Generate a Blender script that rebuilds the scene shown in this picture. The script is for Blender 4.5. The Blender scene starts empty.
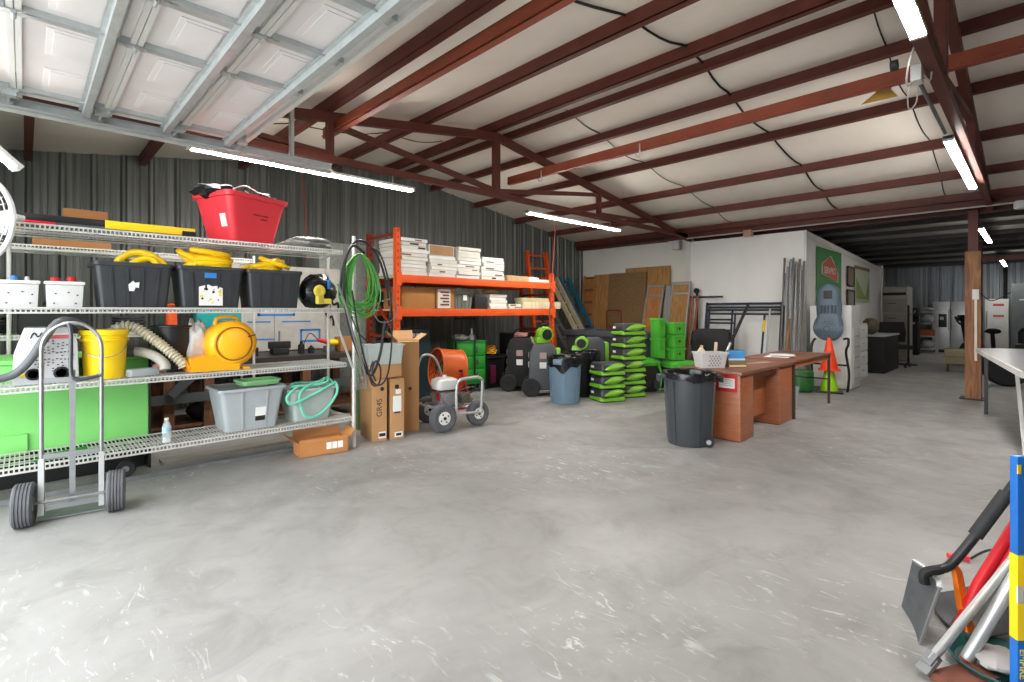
import bpy, bmesh, math, random
from mathutils import Vector, Matrix
random.seed(7)
SC = bpy.context.scene
EXPOSURE = 0.6
SKY = 5.6
LED = 97
COL = SC.collection
PI = math.pi
R = math.radians

# ------------------------------------------------------------------ materials
def lin(h):
    h = h.lstrip('#')
    o = []
    for i in (0, 2, 4):
        c = int(h[i:i+2], 16) / 255
        o.append(c / 12.92 if c <= .04045 else ((c + .055) / 1.055) ** 2.4)
    return tuple(o) + (1,)

MATS = {}
def mat(name, col, rough=.5, metal=0., var=.12, scale=6., bump=0., alpha=1., trans=0., emit=0., ior=1.45, spec=.5):
    """Principled material whose colour is broken up by noise."""
    if name in MATS:
        return MATS[name]
    m = bpy.data.materials.new(name)
    m.use_nodes = True
    nt = m.node_tree
    N, L = nt.nodes, nt.links
    b = N['Principled BSDF']
    base = lin(col)
    b.inputs['Roughness'].default_value = rough
    b.inputs['Metallic'].default_value = metal
    b.inputs['Specular IOR Level'].default_value = spec
    b.inputs['IOR'].default_value = ior
    if trans:
        b.inputs['Transmission Weight'].default_value = trans
    if alpha < 1:
        b.inputs['Alpha'].default_value = alpha
    if emit:
        b.inputs['Emission Color'].default_value = base
        b.inputs['Emission Strength'].default_value = emit
    tc = N.new('ShaderNodeTexCoord')
    no = N.new('ShaderNodeTexNoise')
    no.inputs['Scale'].default_value = scale
    no.inputs['Detail'].default_value = 5
    no.inputs['Roughness'].default_value = .6
    L.new(tc.outputs['Object'], no.inputs['Vector'])
    rp = N.new('ShaderNodeValToRGB')
    rp.color_ramp.elements[0].position = .3
    rp.color_ramp.elements[1].position = .72
    rp.color_ramp.elements[0].color = tuple(c * (1 - var) for c in base[:3]) + (1,)
    rp.color_ramp.elements[1].color = tuple(min(1, c * (1 + var)) for c in base[:3]) + (1,)
    L.new(no.outputs['Fac'], rp.inputs['Fac'])
    L.new(rp.outputs['Color'], b.inputs['Base Color'])
    if bump:
        bp = N.new('ShaderNodeBump')
        bp.inputs['Strength'].default_value = bump
        bp.inputs['Distance'].default_value = .01
        L.new(no.outputs['Fac'], bp.inputs['Height'])
        L.new(bp.outputs['Normal'], b.inputs['Normal'])
    MATS[name] = m
    return m

def concrete():
    m = bpy.data.materials.new('concrete')
    m.use_nodes = True
    nt = m.node_tree
    N, L = nt.nodes, nt.links
    b = N['Principled BSDF']
    tc = N.new('ShaderNodeTexCoord')
    def noise(sc, det, rough, dist=0., stretch=None):
        n = N.new('ShaderNodeTexNoise')
        n.inputs['Scale'].default_value = sc
        n.inputs['Detail'].default_value = det
        n.inputs['Roughness'].default_value = rough
        n.inputs['Distortion'].default_value = dist
        if stretch:
            mp = N.new('ShaderNodeMapping')
            mp.inputs['Scale'].default_value = stretch
            mp.inputs['Rotation'].default_value = (0, 0, .5)
            L.new(tc.outputs['Object'], mp.inputs['Vector'])
            L.new(mp.outputs['Vector'], n.inputs['Vector'])
        else:
            L.new(tc.outputs['Object'], n.inputs['Vector'])
        return n
    def ramp(src, stops):
        r = N.new('ShaderNodeValToRGB')
        e = r.color_ramp.elements
        while len(e) < len(stops):
            e.new(.5)
        for k, (p, c) in enumerate(stops):
            e[k].position = p
            e[k].color = c if isinstance(c, tuple) else lin(c)
        L.new(src, r.inputs['Fac'])
        return r
    def mix(mode, fac, a, c):
        x = N.new('ShaderNodeMixRGB')
        x.blend_type = mode
        if isinstance(fac, float):
            x.inputs['Fac'].default_value = fac
        else:
            L.new(fac, x.inputs['Fac'])
        L.new(a, x.inputs['Color1'])
        if isinstance(c, tuple):
            x.inputs['Color2'].default_value = c
        else:
            L.new(c, x.inputs['Color2'])
        return x
    big = ramp(noise(.45, 6, .62, .6).outputs['Fac'], [(.3, '#83827f'), (.5, '#9a9997'), (.68, '#aaa9a7')])
    mid = ramp(noise(2.6, 8, .7, .8).outputs['Fac'], [(.34, '#b2b0ac'), (.5, '#dbdbd9'), (.66, '#e5e5e4')])
    col = mix('MULTIPLY', .55, big.outputs['Color'], mid.outputs['Color'])
    # whitish scuffs and scrapes, in patches
    sc = ramp(noise(9, 10, .72, 2.6, (1, .32, 1)).outputs['Fac'], [(.575, '#000000'), (.64, '#ffffff')])
    pt = ramp(noise(.55, 3, .5, .3).outputs['Fac'], [(.44, '#000000'), (.60, '#ffffff')])
    msk = mix('MULTIPLY', 1., sc.outputs['Color'], pt.outputs['Color'])
    half = N.new('ShaderNodeMath')
    half.operation = 'MULTIPLY'
    half.inputs[1].default_value = .5
    L.new(msk.outputs['Color'], half.inputs[0])
    col = mix('MIX', half.outputs[0], col.outputs['Color'], lin('#e2e2e0'))
    # dark specks and oil spots
    vo = N.new('ShaderNodeTexVoronoi')
    vo.inputs['Scale'].default_value = 1.35
    L.new(tc.outputs['Object'], vo.inputs['Vector'])
    sp = ramp(vo.outputs['Distance'], [(.016, '#ffffff'), (.026, '#000000')])
    col = mix('MIX', sp.outputs['Color'], col.outputs['Color'], lin('#55534f'))
    st = ramp(noise(.9, 5, .6, 1.2).outputs['Fac'], [(.62, '#000000'), (.8, '#ffffff')])
    h2 = N.new('ShaderNodeMath')
    h2.operation = 'MULTIPLY'
    h2.inputs[1].default_value = .35
    L.new(st.outputs['Color'], h2.inputs[0])
    col = mix('MIX', h2.outputs[0], col.outputs['Color'], lin('#77746e'))
    L.new(col.outputs['Color'], b.inputs['Base Color'])
    rr = ramp(noise(3, 6, .6).outputs['Fac'], [(.3, (.42,)*3 + (1,)), (.7, (.68,)*3 + (1,))])
    L.new(rr.outputs['Color'], b.inputs['Roughness'])
    bp = N.new('ShaderNodeBump')
    bp.inputs['Strength'].default_value = .12
    bp.inputs['Distance'].default_value = .01
    L.new(mid.outputs['Color'], bp.inputs['Height'])
    L.new(bp.outputs['Normal'], b.inputs['Normal'])
    return m

def wood(name, c1, c2, sc=(1, 14, 14), rough=.6):
    m = bpy.data.materials.new(name)
    m.use_nodes = True
    nt = m.node_tree
    N, L = nt.nodes, nt.links
    b = N['Principled BSDF']
    tc = N.new('ShaderNodeTexCoord')
    mp = N.new('ShaderNodeMapping')
    mp.inputs['Scale'].default_value = sc
    no = N.new('ShaderNodeTexNoise')
    no.inputs['Scale'].default_value = 2.2
    no.inputs['Detail'].default_value = 6
    no.inputs['Distortion'].default_value = 1.4
    rp = N.new('ShaderNodeValToRGB')
    rp.color_ramp.elements[0].position = .36
    rp.color_ramp.elements[1].position = .66
    rp.color_ramp.elements[0].color = lin(c1)
    rp.color_ramp.elements[1].color = lin(c2)
    L.new(tc.outputs['Object'], mp.inputs['Vector'])
    L.new(mp.outputs['Vector'], no.inputs['Vector'])
    L.new(no.outputs['Fac'], rp.inputs['Fac'])
    L.new(rp.outputs['Color'], b.inputs['Base Color'])
    b.inputs['Roughness'].default_value = rough
    MATS[name] = m
    return m

M_concrete = concrete()
def streaky(name, c1, c2, rough, metal):
    m = wood(name, c1, c2, (5, 5, .12), rough)
    m.node_tree.nodes['Principled BSDF'].inputs['Metallic'].default_value = metal
    return m
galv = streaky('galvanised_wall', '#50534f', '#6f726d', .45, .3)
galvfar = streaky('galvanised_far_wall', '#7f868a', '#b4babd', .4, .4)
insul = mat('white_insulation', '#f0e8dd', .75, 0, .05, 1.2, .15)
red = mat('red_oxide_steel', '#623127', .55, .0, .16, 5)
orangebeam = mat('orange_primer_steel', '#964c37', .5, .0, .16, 5)
darkred = mat('dark_red_steel', '#4a241d', .6, .0, .2, 5)
darkbeam = mat('dark_steel', '#2b2726', .6, .0, .2, 5)
whitewall = mat('white_wallboard', '#f0efeb', .7, 0, .03, 2)
creamwall = mat('cream_wallboard', '#e6e4d9', .7, 0, .04, 2)
doorwhite = mat('white_door_steel', '#e8e3e2', .45, 0, .04, 3)
zinc = mat('zinc_steel', '#bfc5c5', .35, .35, .12, 10)
zincdark = mat('zinc_steel_dull', '#85888a', .42, .5, .15, 10)
steel = mat('brushed_steel', '#9a9c9e', .32, .85, .1, 12)
alu = mat('aluminium', '#b7b9b8', .38, .55, .08, 12)
chrome_wire = mat('shelf_wire', '#cfcec9', .4, .35, .08, 14)
led_far = mat('led_light_far', '#fffaf4', .4, emit=32)
led = mat('led_light', '#fffaf4', .4, emit=LED)
white = mat('white_paint', '#dcdcd8', .45, 0, .04)
plasticwhite = mat('white_plastic', '#cdcecc', .4, 0, .05)
offwhite = mat('off_white_carton', '#d5d2c8', .75, 0, .06)
paper = mat('paper', '#e6e6e4', .8, 0, .03)
blackp = mat('black_plastic', '#1d1e20', .4, 0, .2)
blackm = mat('black_matte', '#191919', .65, 0, .2)
rubber = mat('black_rubber', '#28292b', .75, 0, .15, 18, .1)
tyregrey = mat('grey_rubber', '#55565a', .75, 0, .15, 18, .1)
charcoal = mat('charcoal_plastic', '#3f4347', .42, 0, .1)
charcoal2 = mat('graphite_plastic', '#35383b', .42, 0, .12)
greyplastic = mat('grey_plastic', '#a3a9ac', .42, 0, .05)
greydark = mat('dark_grey_plastic', '#4d5154', .45, 0, .1)
bluegrey = mat('blue_grey_plastic', '#6b8496', .45, 0, .05)
greymachine = mat('light_grey_plastic', '#bfc0c1', .4, 0, .04)
yellow = mat('yellow_plastic', '#f6cf19', .35, 0, .04)
yelloworange = mat('amber_plastic', '#ffb31c', .35, 0, .05)
hoseyellow = mat('yellow_hose', '#ffcf14', .4, 0, .06)
redp = mat('red_plastic', '#e43a44', .4, 0, .06, 3)
redbright = mat('bright_red', '#c8202a', .4, 0, .08)
orange = mat('orange_paint', '#d9531a', .45, 0, .08)
orangefan = mat('orange_fan_paint', '#c8591d', .4, 0, .1)
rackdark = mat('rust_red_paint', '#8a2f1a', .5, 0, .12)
coneorange = mat('cone_orange', '#f2481b', .45, 0, .04)
conelime = mat('cone_lime', '#9bd41c', .45, 0, .04)
green = mat('lime_green_plastic', '#76b42c', .35, 0, .08)
greenbright = mat('bright_green_plastic', '#4fab38', .38, 0, .08)
greenpanel = mat('light_green_plastic', '#84d675', .45, 0, .06, 2)
greendark = mat('green_steel', '#1f7a28', .4, 0, .1)
greenhose = mat('green_hose', '#4f9b42', .4, 0, .1)
mint = mat('mint_hose', '#6cc9ab', .35, 0, .05)
mintgreen = mat('mint_tray', '#8ecb8e', .45, 0, .06)
teal = mat('teal_plastic', '#1d8f8f', .4, 0, .1)
bluepaint = mat('blue_fibreglass', '#1f6a86', .45, 0, .1)
bluetape = mat('blue_tape', '#2f7ec4', .5, 0, .05)
navy = mat('navy_steel', '#17243a', .45, 0, .12)
cardboard = mat('cardboard', '#b98d60', .8, 0, .06, 3)
cardboard2 = mat('brown_cardboard', '#9a6a3e', .8, 0, .08, 3)
cardboard3 = mat('orange_cardboard', '#b87d48', .8, 0, .06, 3)
beige = mat('beige_hose', '#bdb69f', .5, 0, .06)
greyhose = mat('grey_hose', '#5b5e61', .5, 0, .1)
cable = mat('black_cable', '#232425', .5, 0, .15)
cablegrey = mat('grey_cable', '#6d6f70', .5, 0, .1)
cherry = wood('cherry_veneer', '#a05c3a', '#ad6a45', (2, 2, 12), .38)
cherrytop = wood('cherry_veneer_top', '#744832', '#8d5c42', (2, 12, 2), .34)
plywood = wood('plywood', '#9a6f3c', '#b98c53', (6, 6, .8), .7)
plyred = wood('mahogany_ply', '#a0672f', '#b97f48', (8, 8, .6), .6)
osb = wood('strand_board', '#6d5234', '#94724a', (22, 22, 16), .8)
rustwood = wood('stained_timber', '#74482b', '#9c6b3f', (6, 6, .9), .6)
benchwood = wood('brown_timber', '#5d3c26', '#7a5232', (6, 6, 1), .75)
palewood = wood('pale_timber', '#b9ab8c', '#cfc4a8', (6, 6, 1), .7)
stainless = mat('stainless_steel', '#c9cacb', .32, .45, .06, 3, .15)
clearp = mat('clear_plastic', '#cfd6d6', .25, alpha=.42, var=.1)
cleartub = mat('frosted_plastic', '#c8d2d0', .35, alpha=.62, var=.08)
bottlep = mat('clear_bottle', '#dfe9ec', .1, alpha=.35, var=.05)
film = mat('plastic_film', '#e0dfdd', .3, alpha=.78, var=.15, scale=20)
bagfilm = mat('black_bin_liner', '#1c1d20', .22, 0, .2, 14, .3)
signgreen = mat('sign_green', '#2f8a3c', .5, 0, .05)
signorange = mat('sign_orange', '#c44a22', .5, 0, .05)
signpale = mat('sign_pale', '#b8c3a2', .5, 0, .05)
lettering = mat('white_print', '#e8ece6', .6, 0, .02)
ink = mat('dark_print', '#2b2620', .7, 0, .05)
brownm = mat('brown_board', '#7a4f2c', .7, 0, .08)
pinkm = mat('pink_cloth', '#c48a82', .8, 0, .1)
glass = mat('table_glass', '#c8d4d8', .06, alpha=.5, spec=.9)
curtainm = mat('maroon_plastic', '#6a1f3d', .5)
mat('level_blue', '#1f68b8', .4)
tan = mat('tan_canvas', '#a8906a', .8)

# ------------------------------------------------------------------ mesh builder
class B:
    def __init__(s):
        s.bm = bmesh.new()
        s.mi = 0
    def _v(s, pts):
        return [s.bm.verts.new(p) for p in pts]
    def _f(s, vs):
        try:
            f = s.bm.faces.new(vs)
            f.material_index = s.mi
            return f
        except ValueError:
            return None
    def hexa(s, p, bev=0):
        """8 points: bottom ring then top ring."""
        v = s._v(p)
        fs = [(3, 2, 1, 0), (4, 5, 6, 7), (0, 1, 5, 4), (1, 2, 6, 5), (2, 3, 7, 6), (3, 0, 4, 7)]
        F = [s._f([v[i] for i in f]) for f in fs]
        if bev:
            ed = {e for f in F for e in f.edges}
            r = bmesh.ops.bevel(s.bm, geom=list(ed), offset=bev, segments=2, profile=.6, affect='EDGES', clamp_overlap=True)
            for f in r['faces']:
                f.material_index = s.mi
        return s
    def box(s, c, d, rz=0, bev=0, rot=None):
        x, y, z = d[0]/2, d[1]/2, d[2]/2
        pts = [(-x, -y, -z), (x, -y, -z), (x, y, -z), (-x, y, -z), (-x, -y, z), (x, -y, z), (x, y, z), (-x, y, z)]
        m = rot if rot is not None else Matrix.Rotation(rz, 3, 'Z')
        c = Vector(c)
        return s.hexa([m @ Vector(p) + c for p in pts], bev)
    def bb(s, x0, x1, y0, y1, z0, z1, bev=0):
        return s.box(((x0+x1)/2, (y0+y1)/2, (z0+z1)/2), (x1-x0, y1-y0, z1-z0), 0, bev)
    def taper(s, c, b, t, h, bev=0):
        """box whose base is b (x, y) and top t (x, y); c is the base centre."""
        x, y, z = c
        bx, by, tx, ty = b[0]/2, b[1]/2, t[0]/2, t[1]/2
        return s.hexa([(x-bx, y-by, z), (x+bx, y-by, z), (x+bx, y+by, z), (x-bx, y+by, z),
                       (x-tx, y-ty, z+h), (x+tx, y-ty, z+h), (x+tx, y+ty, z+h), (x-tx, y+ty, z+h)], bev)
    def ring(s, c, u, v, r, n):
        return s._v([Vector(c) + u * (r * math.cos(2*PI*i/n)) + v * (r * math.sin(2*PI*i/n)) for i in range(n)])
    def cyl(s, p0, p1, r0, r1=None, n=16, caps=True):
        r1 = r0 if r1 is None else r1
        p0, p1 = Vector(p0), Vector(p1)
        w = (p1 - p0).normalized()
        u = w.orthogonal().normalized()
        v = w.cross(u)
        a, b = s.ring(p0, u, v, r0, n), s.ring(p1, u, v, r1, n)
        for i in range(n):
            j = (i+1) % n
            s._f([a[i], a[j], b[j], b[i]])
        if caps:
            s._f(a[::-1])
            s._f(b)
        return s
    def bar(s, p0, p1, w, h, up=(0, 0, 1)):
        """rectangular bar between two points."""
        p0, p1 = Vector(p0), Vector(p1)
        d = (p1 - p0).normalized()
        up = Vector(up)
        if abs(d.dot(up)) > .98:
            up = Vector((1, 0, 0))
        sd = d.cross(up).normalized()
        u = sd.cross(d).normalized()
        a, b = sd * (w/2), u * (h/2)
        return s.hexa([p0-a-b, p0+a-b, p1+a-b, p1-a-b, p0-a+b, p0+a+b, p1+a+b, p1-a+b])
    def tube(s, pts, r, n=8, closed=False, rad=None):
        P = [Vector(p) for p in pts]
        k = len(P)
        T = []
        for i in range(k):
            if closed:
                t = P[(i+1) % k] - P[i-1]
            else:
                t = P[min(i+1, k-1)] - P[max(i-1, 0)]
            T.append(t.normalized() if t.length > 1e-9 else Vector((0, 0, 1)))
        u = T[0].orthogonal().normalized()
        rings = []
        for i in range(k):
            u = (u - T[i] * u.dot(T[i]))
            u = u.normalized() if u.length > 1e-6 else T[i].orthogonal().normalized()
            rr = rad[i] if rad else r
            rings.append(s.ring(P[i], u, T[i].cross(u), rr, n))
        for i in range(k if closed else k-1):
            a, b = rings[i], rings[(i+1) % k]
            off = 0
            if closed and i == k-1:
                off = min(range(n), key=lambda o: (a[0].co - b[o].co).length)
            for j in range(n):
                s._f([a[j], a[(j+1) % n], b[(j+1+off) % n], b[(j+off) % n]])
        if not closed:
            s._f(rings[0][::-1])
            s._f(rings[-1])
        return s
    def lathe(s, prof, c=(0, 0, 0), n=24, axis=(0, 0, 1), caps=True):
        w = Vector(axis).normalized()
        u = w.orthogonal().normalized() if abs(w.z) < .99 else Vector((1, 0, 0))
        v = w.cross(u)
        c = Vector(c)
        rs = [s.ring(c + w * z, u, v, max(r, 1e-4), n) for r, z in prof]
        for a, b in zip(rs, rs[1:]):
            for i in range(n):
                j = (i+1) % n
                s._f([a[i], a[j], b[j], b[i]])
        if caps:
            s._f(rs[0][::-1])
            s._f(rs[-1])
        return s
    def prism(s, poly, plane, d0, d1, bev=0):
        """polygon in a plane ('xz', 'xy', 'yz') extruded along the third axis."""
        def P(a, b, d):
            return {'xz': (a, d, b), 'xy': (a, b, d), 'yz': (d, a, b)}[plane]
        a = s._v([P(x, y, d0) for x, y in poly])
        b = s._v([P(x, y, d1) for x, y in poly])
        n = len(poly)
        F = [s._f(a[::-1]), s._f(b)]
        for i in range(n):
            j = (i+1) % n
            F.append(s._f([a[i], a[j], b[j], b[i]]))
        if bev:
            ed = {e for f in F if f for e in f.edges}
            bmesh.ops.bevel(s.bm, geom=list(ed), offset=bev, segments=2, profile=.6, affect='EDGES', clamp_overlap=True)
        return s
    def ell(s, c, r, n=14, k=8):
        c = Vector(c)
        rs = []
        for i in range(1, k):
            a = PI * i / k
            rs.append(s._v([c + Vector((r[0]*math.sin(a)*math.cos(2*PI*j/n), r[1]*math.sin(a)*math.sin(2*PI*j/n), -r[2]*math.cos(a))) for j in range(n)]))
        b0, b1 = s._v([c - Vector((0, 0, r[2]))])[0], s._v([c + Vector((0, 0, r[2]))])[0]
        for j in range(n):
            s._f([b0, rs[0][(j+1) % n], rs[0][j]])
            s._f([b1, rs[-1][j], rs[-1][(j+1) % n]])
        for a, b in zip(rs, rs[1:]):
            for j in range(n):
                s._f([a[j], a[(j+1) % n], b[(j+1) % n], b[j]])
        return s
    def loft(s, rings, caps=True):
        rs = [s._v(r) for r in rings]
        n = len(rs[0])
        for a, b in zip(rs, rs[1:]):
            for j in range(n):
                s._f([a[j], a[(j+1) % n], b[(j+1) % n], b[j]])
        if caps:
            s._f(rs[0][::-1])
            s._f(rs[-1])
        return s
    def lump(s, c, r, seed=0, amp=.2, n=18, k=10, flat=0):
        """a crumpled lump (bag, rag): noisy ellipsoid."""
        rn = random.Random(seed)
        ph = [(rn.uniform(0, 6), rn.uniform(0, 6), rn.randint(2, 6), rn.randint(2, 5)) for _ in range(5)]
        c = Vector(c)
        rs = []
        def pt(a, t):
            q = 1 + amp * sum(math.sin(m*t + p) * math.sin(l*a + o) for p, o, m, l in ph) / 2.2
            z = -math.cos(a) * r[2] * q
            if flat and z < -r[2] * flat:
                z = -r[2] * flat
            return c + Vector((r[0]*math.sin(a)*math.cos(t)*q, r[1]*math.sin(a)*math.sin(t)*q, z))
        for i in range(1, k):
            rs.append(s._v([pt(PI*i/k, 2*PI*j/n) for j in range(n)]))
        for a, b in zip(rs, rs[1:]):
            for j in range(n):
                s._f([a[j], a[(j+1) % n], b[(j+1) % n], b[j]])
        s._f(rs[0][::-1])
        s._f(rs[-1])
        return s
    def build(s, name, m, parent=None, loc=(0, 0, 0), rz=0, smooth=35, kind=None, label=None):
        me = bpy.data.meshes.new(name)
        bmesh.ops.recalc_face_normals(s.bm, faces=s.bm.faces[:])
        s.bm.to_mesh(me)
        s.bm.free()
        for x in (m if isinstance(m, (list, tuple)) else [m]):
            me.materials.append(x)
        if smooth:
            me.shade_smooth()
            me.set_sharp_from_angle(angle=R(smooth))
        o = bpy.data.objects.new(name, me)
        COL.objects.link(o)
        o.parent = parent
        o.location = loc
        o.rotation_euler = (0, 0, rz)
        if kind:
            o['kind'] = kind
        if label:
            o['label'] = label
        return o

def tag(o, label, cat, group=None, kind=None):
    o['label'] = label
    o['category'] = cat
    if group:
        o['group'] = group
    if kind:
        o['kind'] = kind
    return o

def thing(name, label, cat, loc=(0, 0, 0), rz=0, group=None, rot=None):
    o = bpy.data.objects.new(name, None)
    COL.objects.link(o)
    o.location = loc
    o.rotation_euler = rot if rot is not None else (0, 0, rz)
    o.empty_display_size = .05
    return tag(o, label, cat, group)

def copy_tree(o, parent=None):
    c = o.copy()
    COL.objects.link(c)
    c.parent = parent
    for ch in list(o.children):
        copy_tree(ch, c)
    return c

def place(src, loc, rz=0, label=None, group=None):
    c = copy_tree(src)
    c.location = loc
    c.rotation_euler = (0, 0, rz)
    if label:
        c['label'] = label
    if group:
        c['group'] = group
    return c

def struct(name, b, m, parent=None, smooth=35, label=None):
    o = b.build(name, m, parent, smooth=smooth)
    if parent is None:
        o['kind'] = 'structure'
    if label:
        o['label'] = label
    return o

def text(name, body, size, loc, rot, m, parent=None, align='CENTER', sx=1.):
    cu = bpy.data.curves.new(name, 'FONT')
    cu.body = body
    cu.size = size
    cu.align_x = align
    cu.align_y = 'CENTER'
    cu.extrude = .0006
    cu.materials.append(m)
    tmp = bpy.data.objects.new(name, cu)
    COL.objects.link(tmp)
    dg = bpy.context.evaluated_depsgraph_get()
    me = bpy.data.meshes.new_from_object(tmp.evaluated_get(dg))
    bpy.data.objects.remove(tmp)
    o = bpy.data.objects.new(name, me)
    COL.objects.link(o)
    o.parent = parent
    o.location = loc
    o.rotation_euler = rot
    o.scale = (sx, 1, 1)
    return o
FRONT = (PI/2, 0, 0)             # text that faces -Y
SIDE = (PI/2, 0, -PI/2)          # text that faces -X

def smoothpts(pts, n=8, closed=False):
    """Catmull-Rom through the points."""
    P = [Vector(p) for p in pts]
    k = len(P)
    out = []
    for i in range(k if closed else k-1):
        if closed:
            a, b, c, d = P[i-1], P[i], P[(i+1) % k], P[(i+2) % k]
        else:
            a, b, c, d = P[max(i-1, 0)], P[i], P[i+1], P[min(i+2, k-1)]
        for j in range(n):
            t = j / n
            out.append(.5 * ((2*b) + (c-a)*t + (2*a - 5*b + 4*c - d)*t*t + (3*b - a - 3*c + d)*t**3))
    if not closed:
        out.append(P[-1])
    return out

def arc(c, u, v, r, a0, a1, n=12):
    c, u, v = Vector(c), Vector(u), Vector(v)
    return [c + u*(r*math.cos(a0+(a1-a0)*i/n)) + v*(r*math.sin(a0+(a1-a0)*i/n)) for i in range(n+1)]
# ------------------------------------------------------------------ camera and light
cam = bpy.data.cameras.new('camera')
cam.sensor_width = 36
cam.lens = 36 * 505 / 1024
cam.shift_y = -(341 - 311) / 1024
cam.clip_end = 200
camo = bpy.data.objects.new('camera', cam)
COL.objects.link(camo)
camo.location = (0, 0, 1.4)
camo.rotation_euler = (PI/2, 0, R(46) - PI/2)
SC.camera = camo
SC.view_settings.view_transform = 'Standard'
SC.view_settings.look = 'None'
SC.view_settings.exposure = EXPOSURE
SC.view_settings.gamma = 1
SC.view_settings.use_curve_mapping = False

w = bpy.data.worlds.new('world')
SC.world = w
w.use_nodes = True
WN, WL = w.node_tree.nodes, w.node_tree.links
bg = WN['Background']
bg.inputs['Color'].default_value = (.93, .97, 1.0, 1)
bg.inputs['Strength'].default_value = SKY

# ------------------------------------------------------------------ shell
RX, RZ, RS = 4.85, 3.95, .153           # ridge position, height, slope
def roof(x):
    return RZ - RS * abs(x - RX)
FRONTX, EAVE, GABLE, BACKX, FARX = -1.25, 10.7, 8.46, 10.75, 23.2
YMIN = -5.2

struct('floor', B().bb(-9, FARX+.3, -12, GABLE+.4, -.2, 0), M_concrete, smooth=0)

def corrugated(name, p0, dx, length, ztop, m, inward, pitch=.305, seed=1):
    """ribbed steel sheet; p0 start corner, dx unit direction, inward unit normal into the room."""
    prof = [(0, 0), (.03, 0), (.055, .032), (.085, .032), (.11, 0), (.165, 0), (.172, .007), (.186, .007), (.193, 0), (.232, 0), (.239, .007), (.253, .007), (.26, 0)]
    b = B()
    xs = []
    k = 0
    while k * pitch < length:
        for a, h in prof:
            x = k * pitch + a
            if x < length:
                xs.append((x, h))
        k += 1
    xs.append((length, 0))
    lo, hi = [], []
    for x, h in xs:
        q = Vector(p0) + Vector(dx) * x + Vector(inward) * h
        lo.append(b.bm.verts.new((q.x, q.y, 0)))
        hi.append(b.bm.verts.new((q.x, q.y, ztop(q))))
    for i in range(len(xs) - 1):
        b._f([lo[i], lo[i+1], hi[i+1], hi[i]])
    # outer skin so that the sheet has thickness
    q0, q1 = Vector(p0) - Vector(inward)*.06, Vector(p0) + Vector(dx)*length - Vector(inward)*.06
    return struct(name, b, m, smooth=20)

corrugated('wall_left', (FRONTX, GABLE, 0), (1, 0, 0), FARX - FRONTX, lambda q: roof(q.x) + .165 if q.x < EAVE+.2 else 3.12, galv, (0, -1, 0))
corrugated('wall_front', (FRONTX, 5.3, 0), (0, 1, 0), GABLE - 5.3, lambda q: roof(FRONTX) + .165, galv, (1, 0, 0))
corrugated('wall_entrance', (FRONTX, YMIN, 0), (0, 1, 0), .35 - YMIN, lambda q: roof(FRONTX) + .165, galv, (1, 0, 0))
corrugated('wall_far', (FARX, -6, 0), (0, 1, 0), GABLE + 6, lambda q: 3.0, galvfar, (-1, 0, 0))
corrugated('wall_right', (FRONTX, YMIN, 0), (1, 0, 0), FARX - FRONTX, lambda q: roof(q.x) + .1 if q.x < EAVE else 3.1, galv, (0, 1, 0))

# insulation blanket, sagging between the purlins
PUR = [-1.2, 0.0, 1.12, 2.35, 3.63, 4.76, 5.14, 5.88, 7.02, 8.25, 9.42, 10.45]
def ceil_mesh():
    b = B()
    rn = random.Random(3)
    NY = 44
    cols = []
    for a, c in zip(PUR, PUR[1:]):
        for k in range(8):
            cols.append((a + (c-a)*k/8, math.sin(PI*k/8), c-a))
    cols.append((PUR[-1], 0, 1))
    cols.append((EAVE + .1, 0, 1))
    g = []
    for i, (x, s_, wd) in enumerate(cols):
        row = []
        for j in range(NY + 1):
            y = YMIN + (GABLE - YMIN) * j / NY
            sag = s_ * .05 * min(1, max(.12, (GABLE - y)/1.2)) * min(1.2, wd) * (1 + .35*math.sin(y*2.1 + x*1.7) + .2*math.sin(y*5.3 + x))
            row.append(b.bm.verts.new((x, y, roof(x) + .13 - sag)))
        g.append(row)
    for p, q in zip(g, g[1:]):
        for j in range(NY):
            b._f([p[j], p[j+1], q[j+1], q[j]])
    return b
struct('ceiling', ceil_mesh(), insul, smooth=60)
b = B()
for i, (p, q) in enumerate(zip([-1.25, 4.85], [4.85, 10.85])):
    b.hexa([(p, YMIN, roof(p)+.16), (q, YMIN, roof(q)+.16), (q, GABLE+.1, roof(q)+.16), (p, GABLE+.1, roof(p)+.16),
            (p, YMIN, roof(p)+.2), (q, YMIN, roof(q)+.2), (q, GABLE+.1, roof(q)+.2), (p, GABLE+.1, roof(p)+.2)])
struct('roof_deck', b, zincdark)

# blanket seams
def seam(ys, x0, x1, r, nm='ceiling_seam'):
    n = 40
    pts = []
    for k in range(n + 1):
        x = x0 + (x1 - x0) * k / n
        i = max(j for j in range(len(PUR)) if PUR[j] <= x + 1e-6)
        i = min(i, len(PUR) - 2)
        t = (x - PUR[i]) / (PUR[i+1] - PUR[i])
        wd = PUR[i+1] - PUR[i]
        pts.append((x, ys + .03*math.sin(x*1.3), roof(x) + .125 - math.sin(PI*t) * .062 * min(1.2, wd)*(1+.3*math.sin(ys*2.1+x*1.7))))
    B().tube(pts, r, 6).build(nm, blackm)['kind'] = 'structure'
for ys, x0, x1, r in [(2.42, 2.4, 10.4, .012), (4.25, 5.1, 10.3, .007), (.95, 5.1, 10.4, .006), (6.3, 0.1, 4.6, .006), (-.6, 2.4, 10.4, .01)]:
    seam(ys, x0, x1, r)

# purlins: C channels with the open side towards the eave
for x in PUR:
    b = B()
    z = roof(x)
    b.bb(x-.004, x+.004, YMIN, GABLE-.02, z, z+.15)
    for zz in (z, z+.142):
        b.bb(x-.004 if x < RX else x-.07, x+.07 if x < RX else x+.004, YMIN, GABLE-.02, zz, zz+.008)
    struct('ceiling_purlin', b, red)
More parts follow.
